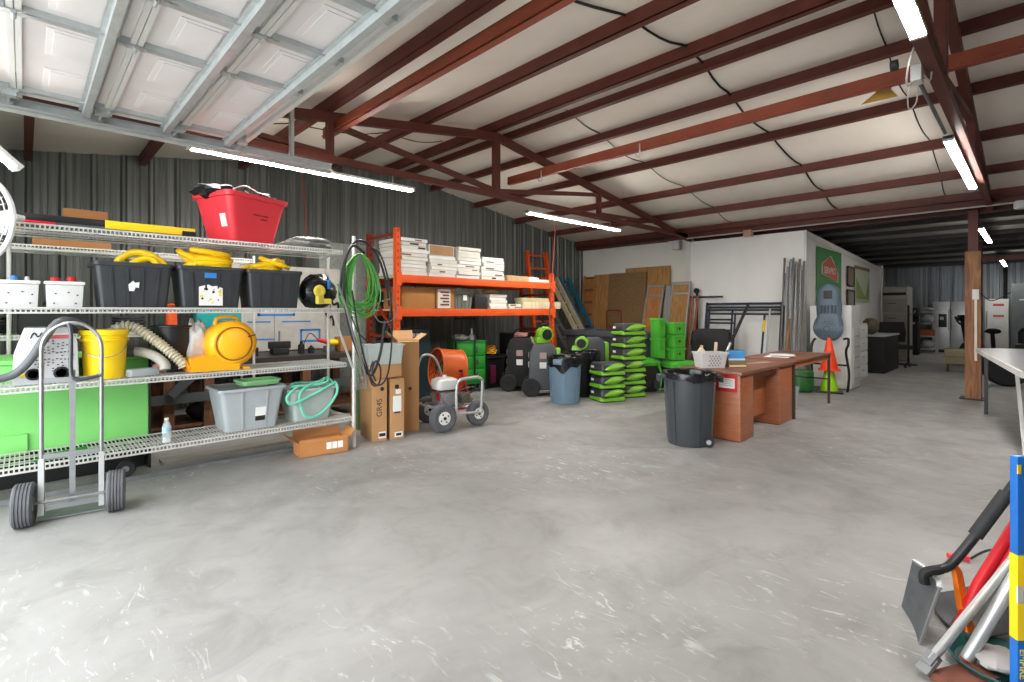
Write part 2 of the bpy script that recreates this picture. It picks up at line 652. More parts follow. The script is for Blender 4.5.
# two deeper primed beams slung under the purlins
for x, y1, zb in [(2.46, 5.66, 3.37), (5.46, 5.75, 3.38)]:
    b = B()
    b.bb(x-.005, x+.005, YMIN, y1, zb, zb+.12)
    b.bb(x-.005, x+.06, YMIN, y1, zb, zb+.01)
    b.bb(x-.005, x+.06, YMIN, y1, zb+.11, zb+.12)
    b.bb(x-.018, x-.005, YMIN, y1, zb+.02, zb+.03)
    struct('ceiling_beam', b, orangebeam)

# trusses
def truss(y):
    t = bpy.data.objects.new('ceiling_truss', None)
    COL.objects.link(t)
    t['kind'] = 'structure'
    t.location = (RX, y, 0)
    def P(x, z):
        return (x - RX, 0, z)
    zc = 3.06
    def mem(nm, a, c, w_=.075, h=.1):
        B().bar(P(*a), P(*c), w_, h).build(nm, red, t)
    mem('top_chord', (-1.1, roof(-1.1)-.06), (RX, RZ-.06))
    mem('top_chord', (RX, RZ-.06), (EAVE-.02, roof(EAVE)-.06))
    mem('bottom_chord', (-1.1, zc), (EAVE-.1, zc), .075, .075)
    mem('king_post', (RX, zc+.04), (RX, RZ-.11))
    for sx in (-1, 1):
        xv = RX + sx*2.45
        mem('web_post', (xv, zc+.04), (xv, roof(xv)-.11), .07, .07)
        mem('web_diagonal', (RX+sx*.06, zc+.06), (xv-sx*.05, roof(xv)-.13), .06, .06)
        x2 = RX + sx*4.2
        mem('web_diagonal', (xv+sx*.06, zc+.06), (x2, roof(x2)-.12), .05, .05)
    return t
truss(5.35)
truss(.48)
truss(-4.0)

# eave beams along the back of the bay
b = B()
b.bb(10.44, 10.62, YMIN, 5.9, 3.0, 3.02)
b.bb(10.52, 10.54, YMIN, 5.9, 3.02, 3.15)
b.bb(10.44, 10.62, YMIN, 5.9, 3.15, 3.17)
struct('ceiling_beam', b, red)
b = B()
b.bb(10.9, 11.06, YMIN, 5.3, 2.96, 3.16)
struct('ceiling_beam', b, darkred)
b = B().bb(10.46, 10.72, 5.9, GABLE-.06, 3.0, 3.16)
struct('ceiling_beam', b, darkred)

B().tube([(10.43, YMIN, 2.985), (10.43, 5.3, 2.985)], .012, 6).build('ceiling_conduit', mat('pale_conduit', '#b9b3aa', .5))['kind'] = 'structure'
# rear bay: low dark roof on purlins
b = B()
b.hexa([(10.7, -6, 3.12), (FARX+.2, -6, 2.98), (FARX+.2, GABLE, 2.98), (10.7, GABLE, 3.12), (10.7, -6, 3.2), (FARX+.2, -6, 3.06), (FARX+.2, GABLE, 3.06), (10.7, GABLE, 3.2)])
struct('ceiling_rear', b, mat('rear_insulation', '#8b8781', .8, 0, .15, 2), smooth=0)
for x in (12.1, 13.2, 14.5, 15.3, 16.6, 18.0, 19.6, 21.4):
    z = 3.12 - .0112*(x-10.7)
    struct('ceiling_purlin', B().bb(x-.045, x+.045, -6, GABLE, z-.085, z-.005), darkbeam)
struct('ceiling_beam', B().bb(15.9, 16.0, -6, 1.0, 2.55, 2.66), red)

# back wall: recessed cream wallboard, then the boxed-in white room
struct('wall_back', B().bb(10.82, 10.92, 5.36, GABLE-.005, 0, 3.1), creamwall, smooth=0)
b = B()
zt0, zt1 = 2.94, 2.62
b.hexa([(10.7, 3.03, 0), (17.46, 3.03, 0), (17.46, 5.35, 0), (10.7, 5.35, 0), (10.7, 3.03, zt0), (17.46, 3.03, zt1), (17.46, 5.35, zt1), (10.7, 5.35, zt0)])
struct('wall_partition', b, whitewall, smooth=0)
struct('trim_1', B().bb(10.66, 10.82, 5.34, 5.42, 0, 3.0), white)
struct('trim_2', B().bb(10.685, 10.715, 3.015, 3.06, 0, 2.94), white)
# panel battens and fixings on the side of the boxed-in room
for k, z in enumerate((1.3, 2.1)):
    struct('trim_%d' % (3+k), B().bb(10.74, 11.16, 3.018, 3.03, z, z+.012), creamwall)
struct('trim_5', B().hexa([(10.74, 3.015, 2.80), (17.4, 3.015, 2.5), (17.4, 3.03, 2.5), (10.74, 3.03, 2.80), (10.74, 3.015, 2.83), (17.4, 3.015, 2.53), (17.4, 3.03, 2.53), (10.74, 3.03, 2.83)]), creamwall)
struct('trim_6', B().bb(17.46, 17.6, 3.0, 3.2, 0, 2.7), white)

# timber-clad column at the corner of the rear bay
col = bpy.data.objects.new('column_1', None)
COL.objects.link(col)
col['kind'] = 'structure'
col.location = (10.86, .68, 0)
B().bb(-.06, .06, -.06, .06, 0, 3.0).build('steel_post', red, col)
b = B()
for sx, sy, wx, wy in ((-.085, 0, .045, .19), (.085, 0, .045, .19), (0, -.0775, .125, .035), (0, .0775, .125, .035)):
    b.bb(sx-wx/2, sx+wx/2, sy-wy/2, sy+wy/2, 0, 2.34)
b.build('timber_cladding', rustwood, col)
B().bb(-.135, -.108, -.05, -.02, .62, 1.6).build('conduit', offwhite, col)
b = B().bb(-.15, -.108, -.075, .005, 1.58, 1.74, .006)
b.build('socket_box', white, col)
B().bb(-.15, .15, -.16, .16, 0, .02).build('base_plate', darkbeam, col)
B().tube(smoothpts([(-.14, -.09, 1.68), (-.2, -.2, 1.56), (-.18, -.32, 1.6), (-.05, -.42, 1.68)]), .007, 6).build('cable', cable, col)
struct('column_2', B().bb(15.9, 16.02, .84, .96, 0, 3.0), darkred)
b = B().bb(23.0, 23.1, .62, .72, 0, 2.98)
struct('column_3', b, darkbeam)

# ------------------------------------------------------------------ overhead door, raised
dr = bpy.data.objects.new('door_1', None)
COL.objects.link(dr)
dr['kind'] = 'structure'
dr.location = (0, 0, 2.97)
DY0, DY1 = .35, 5.12
JX = [-1.1, -.58, -.04, .47, .97, 1.46]
STL = [.55, 1.15, 1.78, 2.4, 3.03, 3.66, 4.95]
for a, c in zip(JX, JX[1:]):
    b = B()
    b.bb(a+.004, c-.004, DY0, DY1, 0, .045)
    # embossed rectangles
    for y0, y1 in zip(STL, STL[1:]):
        n = 2 if y1 - y0 > .9 else 1
        for k in range(n):
            u0, u1 = y0 + (y1-y0)*k/n + .12, y0 + (y1-y0)*(k+1)/n - .12
            b.bb(a+.13, c-.13, u0, u1, -.006, 0, .004)
            b.bb(a+.16, c-.16, u0+.03, u1-.03, -.011, -.006, .004)
    b.build('door_section', doorwhite, dr)
for x in JX[1:-1]:
    b = B().bb(x-.03, x-.002, DY0, DY1, -.022, 0).bb(x+.002, x+.03, DY0, DY1, -.022, 0)
    b.build('section_joint', white, dr)
B().bb(1.44, 1.475, DY0, DY1, -.03, .05).build('top_edge', white, dr)
for y in STL:
    for a, c in zip(JX, JX[1:]):
        b = B()
        b.bb(a+.035, c-.035, y-.05, y+.05, -.016, 0)
        b.bb(a+.035, c-.035, y-.05, y-.044, -.032, -.016)
        b.build('stile', zinc, dr)
    for x in JX[1:-1]:
        b = B()
        b.bb(x-.05, x+.05, y-.028, y+.028, -.03, -.022)
        b.cyl((x, y-.035, -.038), (x, y+.035, -.038), .012, n=10)
        b.bb(x-.085, x-.05, y-.014, y+.014, -.028, -.016)
        b.bb(x+.05, x+.085, y-.014, y+.014, -.028, -.016)
        b.build('hinge', zinc, dr)
for x in (-.32, .345, .865, 1.33):
    b = B()
    b.bb(x-.022, x+.022, DY0, DY1, -.066, -.062)
    b.bb(x-.022, x-.018, DY0, DY1, -.062, -.018)
    b.bb(x+.018, x+.022, DY0, DY1, -.062, -.018)
    b.bb(x-.045, x-.018, DY0, DY1, -.022, -.018)
    b.bb(x+.018, x+.045, DY0, DY1, -.022, -.018)
    b.build('stiffener', zinc, dr)
for x in JX[1:]:
    b = B()
    b.cyl((x-.04, 4.98, -.05), (x-.04, 5.2, -.05), .008, n=8)
    b.cyl((x-.04, 5.16, -.05), (x-.04, 5.19, -.05), .024, n=12)
    b.bb(x-.08, x, 4.97, 5.03, -.06, -.016)
    b.build('roller', zinc, dr)
tr = bpy.data.objects.new('door_track', None)
COL.objects.link(tr)
tr['kind'] = 'structure'
tr.location = (0, 0, 2.92)
b = B()
b.bb(-1.2, 2.35, 5.2, 5.204, -.035, .04).bb(-1.2, 2.35, 5.14, 5.204, -.035, -.031).bb(-1.2, 2.35, 5.17, 5.204, .036, .04)
b.build('track_rail', zinc, tr)
b = B().bb(-1.2, 2.35, 5.21, 5.214, -.06, .04).bb(-1.2, 2.35, 5.21, 5.225, -.064, -.06)
b.build('track_angle', mat('track_angle_steel', '#b5b7b2', .4, .3), tr)
for x in (1.95,):
    b = B()
    b.bb(x-.02, x+.02, 5.22, 5.225, -.06, .62).bb(x-.02, x-.016, 5.22, 5.26, -.06, .62)
    b.build('hanger', zinc, tr)
# ------------------------------------------------------------------ LED battens
def batten(name, label, p0, p1, group=None, hang=None, far=False):
    p0, p1 = Vector(p0), Vector(p1)
    c = (p0 + p1) / 2
    t = thing(name, label, 'light', c, 0, group)
    a, d = p0 - c, p1 - c
    e = (d - a).normalized()
    up = Vector((0, 0, .022))
    B().bar(a, d, .075, .03).build('housing', white, t)
    B().bar(a + e*.03 - up*1.1, d - e*.03 - up*1.1, .066, .018).build('diffuser', led_far if far else led, t)
    B().bar(a - up*.5, a + e*.03 - up*.5, .078, .05).build('end_cap', plasticwhite, t)
    B().bar(d - e*.03 - up*.5, d - up*.5, .078, .05).build('end_cap', plasticwhite, t)
    if hang:
        for k in (.12, .88):
            q = a + (d - a) * k
            B().tube([q + Vector((0, 0, .012)), q + Vector((0, 0, hang))], .004, 5).build('hanging_chain', zinc, t)
    return t
batten('led_batten_light', 'long LED batten hanging beside the raised garage door track', (1.06, 5.34, 2.905), (3.46, 5.34, 2.905), hang=.11)
batten('led_batten_light', 'LED batten under the far roof truss, before the plywood sheets', (5.45, 5.33, 2.905), (7.9, 5.33, 2.905), hang=.11)
batten('led_batten_light', 'LED batten cut off by the top edge beside the looped cables', (1.3, .47, 3.015), (3.74, .47, 3.015))
batten('led_batten_light', 'LED batten hung along the right truss, just before the timber column', (6.05, .55, 2.985), (8.7, .55, 2.985))
batten('led_batten_light', 'LED batten high in the rear bay just behind the column top', (11.9, .66, 2.86), (14.6, .66, 2.86), far=True)
batten('led_batten_light', 'farthest LED batten, seen low beside the column above the white fridge', (18.6, .62, 2.78), (21.4, .62, 2.78), far=True)
batten('led_batten_light', 'tilted LED batten at the far left edge above the round fan', (-.50, 4.75, 2.84), (-.03, 5.0, 2.415))

# ------------------------------------------------------------------ wire shelving
def wire_deck(x0, x1, y0, y1, z, lip=.036, step=.026):
    """deck of wires running front to back with ladder rims; z is the top."""
    b = B()
    n = int((x1 - x0) / step)
    for k in range(n + 1):
        x = x0 + (x1 - x0) * k / n
        b.bar((x, y0, z-.003), (x, y1, z-.003), .007, .006)
        b.bar((x, y0, z), (x, y0, z-lip), .009, .009)
    for y in (y0, y1):
        b.bar((x0, y, z-.002), (x1, y, z-.002), .011, .012)
        b.bar((x0, y, z-lip), (x1, y, z-lip), .011, .012)
    for k in (1, 2):
        y = y0 + (y1 - y0) * k / 3
        b.bar((x0, y, z-.012), (x1, y, z-.012), .008, .01)
        b.bar((x0, y, z-lip), (x1, y, z-lip), .008, .008)
        for i in range(0, n + 1, 2):
            x = x0 + (x1 - x0) * i / n
            b.bar((x, y, z-.01), (x, y, z-lip), .005, .005)
    for x in (x0, x1):
        b.bar((x, y0, z-.003), (x, y1, z-.003), .009, .009)
        b.bar((x, y0, z-lip), (x, y1, z-lip), .009, .009)
        for k in range(16):
            y = y0 + (y1-y0)*(k+.5)/16
            b.bar((x, y, z), (x, y, z-lip), .005, .005)
    return b
SX0, SX1, SY0, SY1 = -1.3, 2.42, 4.88, 5.40
ZD = [.316, .872, 1.424, 2.014]
sh = thing('wire_shelving_unit', 'long white wire shelving unit loaded with tubs and tools', 'shelving', (0, 0, 0))
for z, x1 in zip(ZD, (SX1, SX1-.06, SX1-.06, SX1-.1)):
    wire_deck(SX0, x1, SY0, SY1, z).build('wire_shelf', chrome_wire, sh, smooth=0)
for x, y, h in ((SX1+.02, SY0-.01, 2.17), (SX1-.02, SY1-.01, 2.02), (SX0-.02, SY0, 2.02), (SX0-.02, SY1, 2.02)):
    b = B()
    q = .02 if h > 2.1 else .0145
    b.cyl((x, y, .02), (x, y, h), q, n=12)
    for k in range(int((h-.1)/.05)):
        b.cyl((x, y, .08+.05*k), (x, y, .086+.05*k), q*1.09, n=12)
    b.cyl((x, y, 0), (x, y, .03), .022, n=12)
    b.build('post', chrome_wire, sh, smooth=40)
B().bar((SX1-.2, SY0-.02, 1.36), (SX1+.0, SY0-.02, .82), .018, .018).build('brace', chrome_wire, sh)

# second, older shelving against the wall behind it
t = thing('wall_shelving_unit', 'older wire shelving standing behind the long wire shelves near the ribbed wall', 'shelving', (0, 0, 0))
wire_deck(-.9, 1.9, 6.32, 6.75, 2.0).build('wire_shelf', chrome_wire, t, smooth=0)
wire_deck(-.9, 1.9, 6.32, 6.75, 1.18).build('wire_shelf', chrome_wire, t, smooth=0)
for x, y in ((-.1, 6.31), (-.1, 6.76), (1.92, 6.31), (1.92, 6.76)):
    B().cyl((x, y, 0), (x, y, 2.04), .0145, n=10).build('post', chrome_wire, t)
o = B().bb(.05, .62, 6.4, 6.68, 2.004, 2.075, .004).bb(.36, .46, 6.397, 6.4, 2.02, 2.06).build('flat_carton', cardboard2)
tag(o, 'flat brown carton lying on the rear shelf below the yellow level', 'box')
o = B().lathe([(.10, 0), (.10, .02), (.055, .05), (.05, .25), (.075, .28), (.0, .3)], (0, 0, 0), 20).build('orange_stand', orange, None, (1.15, 6.52, 1.184))
tag(o, 'orange stand on the rear shelf, seen between the black totes', 'stand')
for k, (x, s_, lab) in enumerate(((.78, .12, 'dark coil of rubber hose on the rear shelf behind the yellow bucket'), (-.25, .13, 'dark bundle on the rear shelf behind the pale grey machine'))):
    rn = random.Random(40+k)
    pts = [(s_*(1+.15*rn.random())*math.cos(j*.8), s_*.8*math.sin(j*.8), .02 + .0035*j) for j in range(40)]
    o = B().tube(smoothpts(pts, 4), .014, 6).build(('rubber_hose', 'cable_bundle')[k], cable, None, (x, 6.52, 1.184))
    tag(o, lab, ('hose', 'cables')[k])
t = thing('tool_case', 'dark tool case standing on the rear shelf behind the white battery boxes', 'case', (.2, 6.5, 1.184))
B().box((0, 0, .13), (.5, .25, .26), 0, .02).build('body', blackm, t)
B().tube(arc((0, 0, .26), (1, 0, 0), (0, 0, 1), .07, 0, PI, 10), .01, 6).build('handle', blackp, t)

# ------------------------------------------------------------------ top shelf
z = ZD[3] + .003
t = thing('spirit_level', 'long black pole with a yellow sleeve lying along the top shelf', 'pole', (.40, 4.98, z+.035))
B().box((-.30, 0, .02), (.72, .05, .05), 0, .006).build('black_bar', blackp, t)
b = B().box((.345, 0, .014), (.60, .052, .062), 0, .004)
b.build('yellow_sleeve', yellow, t)
B().box((.6, 0, -.005), (.1, .055, .05), 0, .004).build('end_clamp', blackm, t)
B().box((.0, .0, -.02), (.9, .04, .03)).build('spacer', greydark, t)
o = B().box((0, 0, .012), (.17, .03, .022), 0, .004).build('red_handle_tool', redbright, None, (.075, 4.92, z))
tag(o, 'small red bar lying at the front of the top shelf', 'tool')
o = B().box((0, 0, .02), (.95, .16, .036), R(1), .004).build('grey_plank', greydark, None, (.45, 5.16, z))
tag(o, 'dark grey plank lying behind the black pole on the top shelf', 'plank')
o = B().box((0, 0, .04), (.5, .1, .08), 0, .01).build('flat_carton', brownm, None, (.02, 5.3, z))
tag(o, 'low brown carton on the top shelf at its left end', 'box')
t = thing('open_carton', 'brown open carton with raised flap at the back of the top shelf', 'box', (.36, 5.29, z))
B().box((0, 0, .05), (.3, .15, .1)).build('body', cardboard2, t)
B().bar((-.14, .07, .1), (-.14+.26, .09, .19), .01, .0).box((.0, .08, .15), (.28, .008, .11), 0).build('flap', cardboard2, t)

# red square stock tub with cables spilling over the rim
t = thing('red_tub', 'large tapered red plastic tub on the top shelf', 'tub', (1.46, 5.15, z), R(20))
def rr(sx, sy, r, z_, n=6):
    """rounded rectangle ring at height z_."""
    pts = []
    for cx, cy, a0 in ((sx-r, sy-r, 0), (-sx+r, sy-r, PI/2), (-sx+r, -sy+r, PI), (sx-r, -sy+r, 3*PI/2)):
        for k in range(n + 1):
            a = a0 + PI/2*k/n
            pts.append((cx + r*math.cos(a), cy + r*math.sin(a), z_))
    return pts
b = B()
b.loft([rr(.205, .18, .05, 0), rr(.22, .19, .06, .03), rr(.293, .248, .06, .385), rr(.312, .268, .06, .39), rr(.318, .274, .06, .43), rr(.303, .26, .06, .43), rr(.283, .238, .06, .38), rr(.21, .17, .05, .02)])
b.build('tub_body', redp, t)
b = B().box((-.265, -.16, .2), (.008, .05, .11), 0)
b2 = B()
b2.hexa([(-.247, -.15, .13), (-.247, -.08, .13), (-.238, -.08, .13), (-.238, -.15, .13), (-.270, -.15, .24), (-.270, -.08, .24), (-.258, -.08, .24), (-.258, -.15, .24)])
b2.build('paper_label', paper, t)
b.bm.free()
fp = mat('faded_red_print', '#7a1c26', .6)
for zz, xs in ((.255, (-.04, -.015, .01, .04, .065, .09)), (.222, (.035, .06, .085))):
    b = B()
    for x in xs:
        y = -.225 - (zz-.2)*.15
        b.box((x, y-.004, zz), (.016, .006, .012))
    b.build('faded_print', fp, t)
t = thing('cable_tangle', 'tangle of black cables heaped in the red tub', 'cables', (1.46, 5.14, z+.395), R(20))
for k in range(10):
    rn = random.Random(k)
    pts = [(rn.uniform(-.24, .24), rn.uniform(-.2, .2), rn.uniform(.0, .09)) for _ in range(7)]
    B().tube(smoothpts(pts, 6), .010 if k < 7 else .006, 6).build('cable', cable, t)
B().lump((-.2, .06, .05), (.17, .2, .07), 4, .25).build('dark_cloth', blackm, t)
b = B().tube(smoothpts([(-.2, -.16, .07), (-.05, -.12, .13), (.1, -.1, .1), (.25, -.05, .12)], 6), .006, 6)
b.build('white_cable', plasticwhite, t)
t = thing('folded_mesh_tarp', 'grey folded mesh tarp lying at the right end of the top shelf', 'tarp', (2.05, 5.14, z))
B().lump((0, 0, .04), (.27, .2, .055), 11, .12, flat=.7).build('fold', mat('grey_mesh', '#6f716d', .8, 0, .25, 30), t)
B().lump((.04, -.02, .095), (.2, .15, .035), 12, .12).build('fold', mat('grey_mesh2', '#8b8d88', .8, 0, .25, 30), t)

# ------------------------------------------------------------------ shelf at eye level
z = ZD[2] + .003
def charger(x, lab, caps):
    t = thing('battery_box', lab, 'box', (x, 5.06, z))
    b = B().taper((0, 0, 0), (.196, .2), (.212, .215), .165, .006)
    b.build('case', plasticwhite, t)
    B().box((0, 0, .178), (.226, .23, .024), 0, .006).build('lid', white, t)
    b = B()
    for px_, pz in ((-.06, .03), (.06, .03), (-.05, .1), (.02, .11), (.07, .09)):
        b.cyl((px_, -.103-pz*.045, pz), (px_, -.108-pz*.045, pz), .006, n=8)
    b.build('rivet', greydark, t)
    for cx, m, r, h in caps:
        B().lathe([(r, 0), (r, h*.7), (r*.8, h), (.0, h)], (cx, -.03, .19), 14).build('terminal_cap', m, t)
    return t
charger(-.03, 'white battery box with a blue cap on the eye-level shelf', [(-.02, bluetape, .022, .035), (.045, zinc, .015, .03)])
charger(.215, 'white battery box with two red caps on the eye-level shelf', [(-.05, redbright, .03, .03), (.04, redbright, .028, .038)])
def tote(x, y, z, w_, d, h, m, lab, rz=0, ribs=True, cat='tote', group=None, name='storage_tote', lidm=None):
    t = thing(name, lab, cat, (x, y, z), rz, group)
    f = .86
    b = B()
    hw, hd = w_/2, d/2
    b.loft([rr(hw*f, hd*f, .03, 0), rr(hw*.985, hd*.985, .035, h-.035), rr(hw*1.0, hd*1.0, .035, h-.035), rr(hw*1.03, hd*1.03, .035, h-.028), rr(hw*1.03, hd*1.03, .035, h), rr(hw*.97, hd*.97, .03, h), rr(hw*.95, hd*.95, .03, h-.05), rr(hw*f*.97, hd*f*.97, .025, .012)])
    b.build('body', m, t)
    if ribs:
        for k in (-.62, -.2, .2, .62):
            xb, xt = hw*f*k, hw*k
            b = B().bar((xb, -hd*f-.004, .02), (xt, -hd*.98-.004, h-.05), .016, .014)
            b.build('rib', m, t)
    for sx in (-1, 1):
        B().box((sx*hw*1.05, 0, h-.03), (.03, .16, .022), 0, .005).build('handle', m, t)
    return t
T1 = tote(.63, 5.10, z, .50, .36, .355, charcoal2, 'black tote with torn white label, leftmost of three holding yellow hose')
T2 = tote(1.165, 5.10, z, .50, .36, .355, charcoal2, 'black tote with a patterned sticker and blue tape, middle of three')
T3 = tote(1.69, 5.10, z, .49, .36, .355, charcoal2, 'plain black tote next to the black bag, rightmost of three')
b = B().prism([(-.04, .1), (-.01, .1), (.0, .13), (.02, .125), (.025, .17), (-.005, .165), (-.015, .18), (-.045, .15)], 'xz', -.1835, -.179)
b.build('torn_label', paper, T1, loc=(.0, .0, .03))
lb = B().prism([(-.1, .02), (.08, .02), (.08, .17), (.03, .19), (-.0, .185), (-.03, .2), (-.1, .18)], 'xz', -.178, -.176).build('sticker', paper, T2)
rn = random.Random(5)
for k in range(16):
    cx, cz = rn.uniform(-.085, .065), rn.uniform(.04, .17)
    B().cyl((cx, -.181, cz), (cx, -.178, cz), rn.uniform(.004, .013), n=8).build('dot', yellow if k % 3 else ink, lb)
B().bb(-.06, .03, -.188, -.183, .255, .30).build('tape', bluetape, T2)
# yellow hoses heaped in the totes: one hose each
def heap_hose(x, y, z, pts, r, lab, m=hoseyellow):
    t = B().tube(smoothpts(pts, 9), r, 10).build('yellow_hose', m, None, (x, y, z))
    return tag(t, lab, 'hose')
heap_hose(.63, 5.10, z+.33, [(-.10, .08, -.12), (-.09, .06, .03), (.0, .04, .115), (.11, .0, .11), (.2, -.05, .03), (.22, -.07, -.1)], .03, 'yellow hose arching highest out of the leftmost black tote')
heap_hose(.63, 5.10, z+.33, [(-.03, -.05, -.12), (-.02, -.06, .0), (.05, -.07, .06), (.13, -.08, .06), (.17, -.09, -.02), (.17, -.09, -.1)], .026, 'smaller yellow hose bend in front, in the leftmost black tote')
def heap(seed, n, w_, d, h):
    rn = random.Random(seed)
    pts = []
    for k in range(n):
        cx, cy = rn.uniform(-.3, .3)*w_, rn.uniform(-.2, .2)*d
        ww, dd = w_*rn.uniform(.5, .85), d*rn.uniform(.5, .8)
        ti, tj = rn.uniform(-.42, .42), rn.uniform(-.4, .4)
        z0 = h*(k+.4)/n
        a0 = rn.uniform(0, 6)
        for j in range(7):
            a = a0 + 2*PI*j/7
            x, y = ww*math.cos(a), dd*math.sin(a)
            pts.append((cx + x, cy + y, max(-.01, z0 + ti*x + tj*y)))
    return pts
heap_hose(1.165, 5.10, z+.352, heap(3, 7, .215, .135, .15), .026, 'thick yellow hose heaped high on the middle black tote')
heap_hose(1.69, 5.10, z+.352, heap(8, 7, .2, .13, .09), .021, 'yellow hose heaped on the rightmost black tote')
t = thing('black_bag', 'shiny black bag beside the rightmost tote, with a pale yellow fitting on it', 'bag', (2.15, 5.1, z))
B().lump((0, 0, .17), (.19, .17, .18), 21, .1, flat=.93).build('bag_body', bagfilm, t)
b = B().lathe([(.05, 0), (.06, .02), (.05, .04), (.03, .042), (.03, .03), (.0, .03)], (-.06, -.19, .17), 18, (0, -1, 0))
b.box((-.05, -.19, .09), (.07, .05, .1), .3, .012)
b.box((.01, -.185, .07), (.11, .04, .05), -.2, .01)
b.build('yellow_fitting', mat('pale_yellow_plastic', '#d9c34a', .5), t)
B().box((.05, -.18, .24), (.03, .02, .09), .2, .004).build('blue_tag', bluetape, t)

# ------------------------------------------------------------------ waist-level shelf
z = ZD[1] + .003
t = thing('grey_blower', 'pale grey machine with round slotted grille and two black ports on the wire shelf', 'machine', (.12, 5.11, z))
b = B()
b.prism([(-.185, 0), (.175, 0), (.165, .30), (.12, .405), (-.12, .405), (-.175, .22)], 'xz', -.17, .17, .012)
b.build('housing', greymachine, t)
b = B()
for ring_, n in ((.03, 8), (.05, 12), (.07, 16), (.09, 20), (.108, 24)):
    for k in range(n):
        a = 2*PI*k/n
        if (k + int(ring_*100)) % 4 == 3:
            continue
        b.box((.03+ring_*math.cos(a), -.172, .2+ring_*math.sin(a)), (.012, .006, .007))
b.build('grille', blackm, t)
for cx, r in ((-.075, .03), (.075, .034)):
    B().lathe([(r+.01, 0), (r+.012, .012), (r, .014), (r*.85, .0)], (cx, -.17, .075), 20, (0, -1, 0)).build('port', blackp, t)
B().bb(.0, .13, -.175, -.171, .325, .35).build('red_stripe', mat('faded_red', '#c65a5a', .6), t)
B().bb(.0, .12, -.175, -.171, .353, .362).build('white_stripe', white, t)
B().bb(-.16, -.115, -.175, -.171, .065, .085).build('warning_label', yellow, t)
B().tube(smoothpts([(-.09, -.172, .33), (-.07, -.172, .37), (-.05, -.172, .34), (-.03, -.172, .37)], 6), .004, 5).build('dark_mark', ink, t)
o = B().tube(smoothpts([(-.2, 4.86, .93), (-.06, 4.86, .96), (.03, 4.86, 1.06), (.1, 4.86, 1.2), (.17, 4.88, 1.315), (.24, 4.92, 1.33), (.30, 5.0, 1.30), (.34, 5.12, 1.25)], 10), .027, 12).build('grey_hose', greyhose)
tag(o, 'thick grey hose draped over the pale grey machine', 'hose')
# the hose also hangs clear of the machine
t = thing('yellow_bucket', 'yellow plastic bucket with wire handle on the wire shelf', 'bucket', (.455, 5.09, z))
b = B().lathe([(.125, 0), (.128, .01), (.142, .29), (.155, .292), (.155, .31), (.144, .315), (.146, .335), (.156, .34), (.156, .375), (.148, .38), (.146, .37), (.124, .02), (.0, .02)], (0, 0, 0), 30)
b.build('body', yellow, t)
B().tube(smoothpts([(-.157, 0, .3), (-.13, -.1, .21), (-.03, -.17, .17), (.08, -.16, .2), (.157, 0, .3)], 8), .003, 6).build('wire_handle', steel, t)
o = B().lump((0, 0, .07), (.09, .08, .08), 31, .2, flat=.85).build('green_pad', greendark, None, (.3, 5.33, z))
tag(o, 'dark green pad stuffed between the grey machine and the yellow bucket', 'pad')
# corrugated cream hose, plain beige hose
def rib_hose(pts, r, pitch, amp):
    P = smoothpts(pts, 40)
    d = 0
    rad = [r]
    out = [P[0]]
    for a, c in zip(P, P[1:]):
        d += (c-a).length
        out.append(c)
        rad.append(r + amp*math.sin(2*PI*d/pitch))
    return B().tube(out, r, 12, rad=rad)
o = rib_hose([(.47, 5.16, 1.16), (.54, 5.15, 1.262), (.64, 5.14, 1.27), (.77, 5.09, 1.17), (.90, 5.02, 1.03), (.955, 4.99, .965), (.97, 4.985, .93)], .039, .027, .006).build('corrugated_hose', beige)
tag(o, 'ribbed cream hose bending out of the yellow bucket', 'hose')
t = B().tube(smoothpts([(.64, 5.2, 1.06), (.70, 5.16, 1.06), (.77, 5.05, 1.03), (.825, 4.97, .97), (.83, 4.95, .92)], 10), .038, 12)
o = t.build('smooth_hose', mat('grey_beige_hose', '#a9a79c', .45), None)
tag(o, 'smooth grey hose with dark end cuff beside the yellow bucket', 'hose')
B().cyl((.58, 5.215, 1.058), (.66, 5.19, 1.06), .043, n=14).build('cuff', greydark, o)
o = B().lump((0, 0, .045), (.06, .06, .05), 3, .2, flat=.9).build('pink_rag', pinkm, None, (.84, 5.17, z))
tag(o, 'pinkish rag under the end of the beige hose', 'rag')
o = B().box((0, 0, .03), (.2, .1, .06), .3, .012).build('grey_tray', greyplastic, None, (.69, 5.02, z))
tag(o, 'small grey tray at the front of the shelf right of the bucket', 'tray')
o = B().lathe([(.13, 0), (.135, .02), (.16, .38), (.172, .385), (.172, .4), (.155, .4), (.13, .03), (0, .03)], (0, 0, 0), 26).build('black_bin', blackp, None, (.93, 5.26, z))
tag(o, 'black round bin on the wire shelf behind the beige hoses', 'bin')
t = thing('air_mover', 'amber snail-shaped carpet blower with carry handle on the wire shelf', 'air mover', (1.29, 5.06, z))
prof = []
for k in range(33):
    a = 2*PI*k/32
    prof.append((.05 + .2*math.cos(a), .235 + .2*math.sin(a)))
b = B()
Y0, Y1 = -.1, .14
rings = []
for y, s_ in ((Y0-.035, .5), (Y0-.03, .78), (Y0, .95), (Y0+.03, 1.0), (Y1-.03, 1.0), (Y1, .94)):
    rings.append([(.05 + .205*s_*math.cos(2*PI*k/40), y, .235 + .205*s_*math.sin(2*PI*k/40)) for k in range(40)])
b.loft(rings)
b.build('snail_housing', yelloworange, t)
b = B()
b.loft([[(.1, Y0-.01, .0), (.1, Y1, .0), (.1, Y1, .15), (.1, Y0-.01, .15)], [(-.08, Y0-.02, .005), (-.08, Y1+.01, .005), (-.08, Y1+.01, .15), (-.08, Y0-.02, .15)], [(-.29, Y0-.06, .01), (-.29, Y1+.03, .01), (-.29, Y1+.03, .125), (-.29, Y0-.06, .125)]])
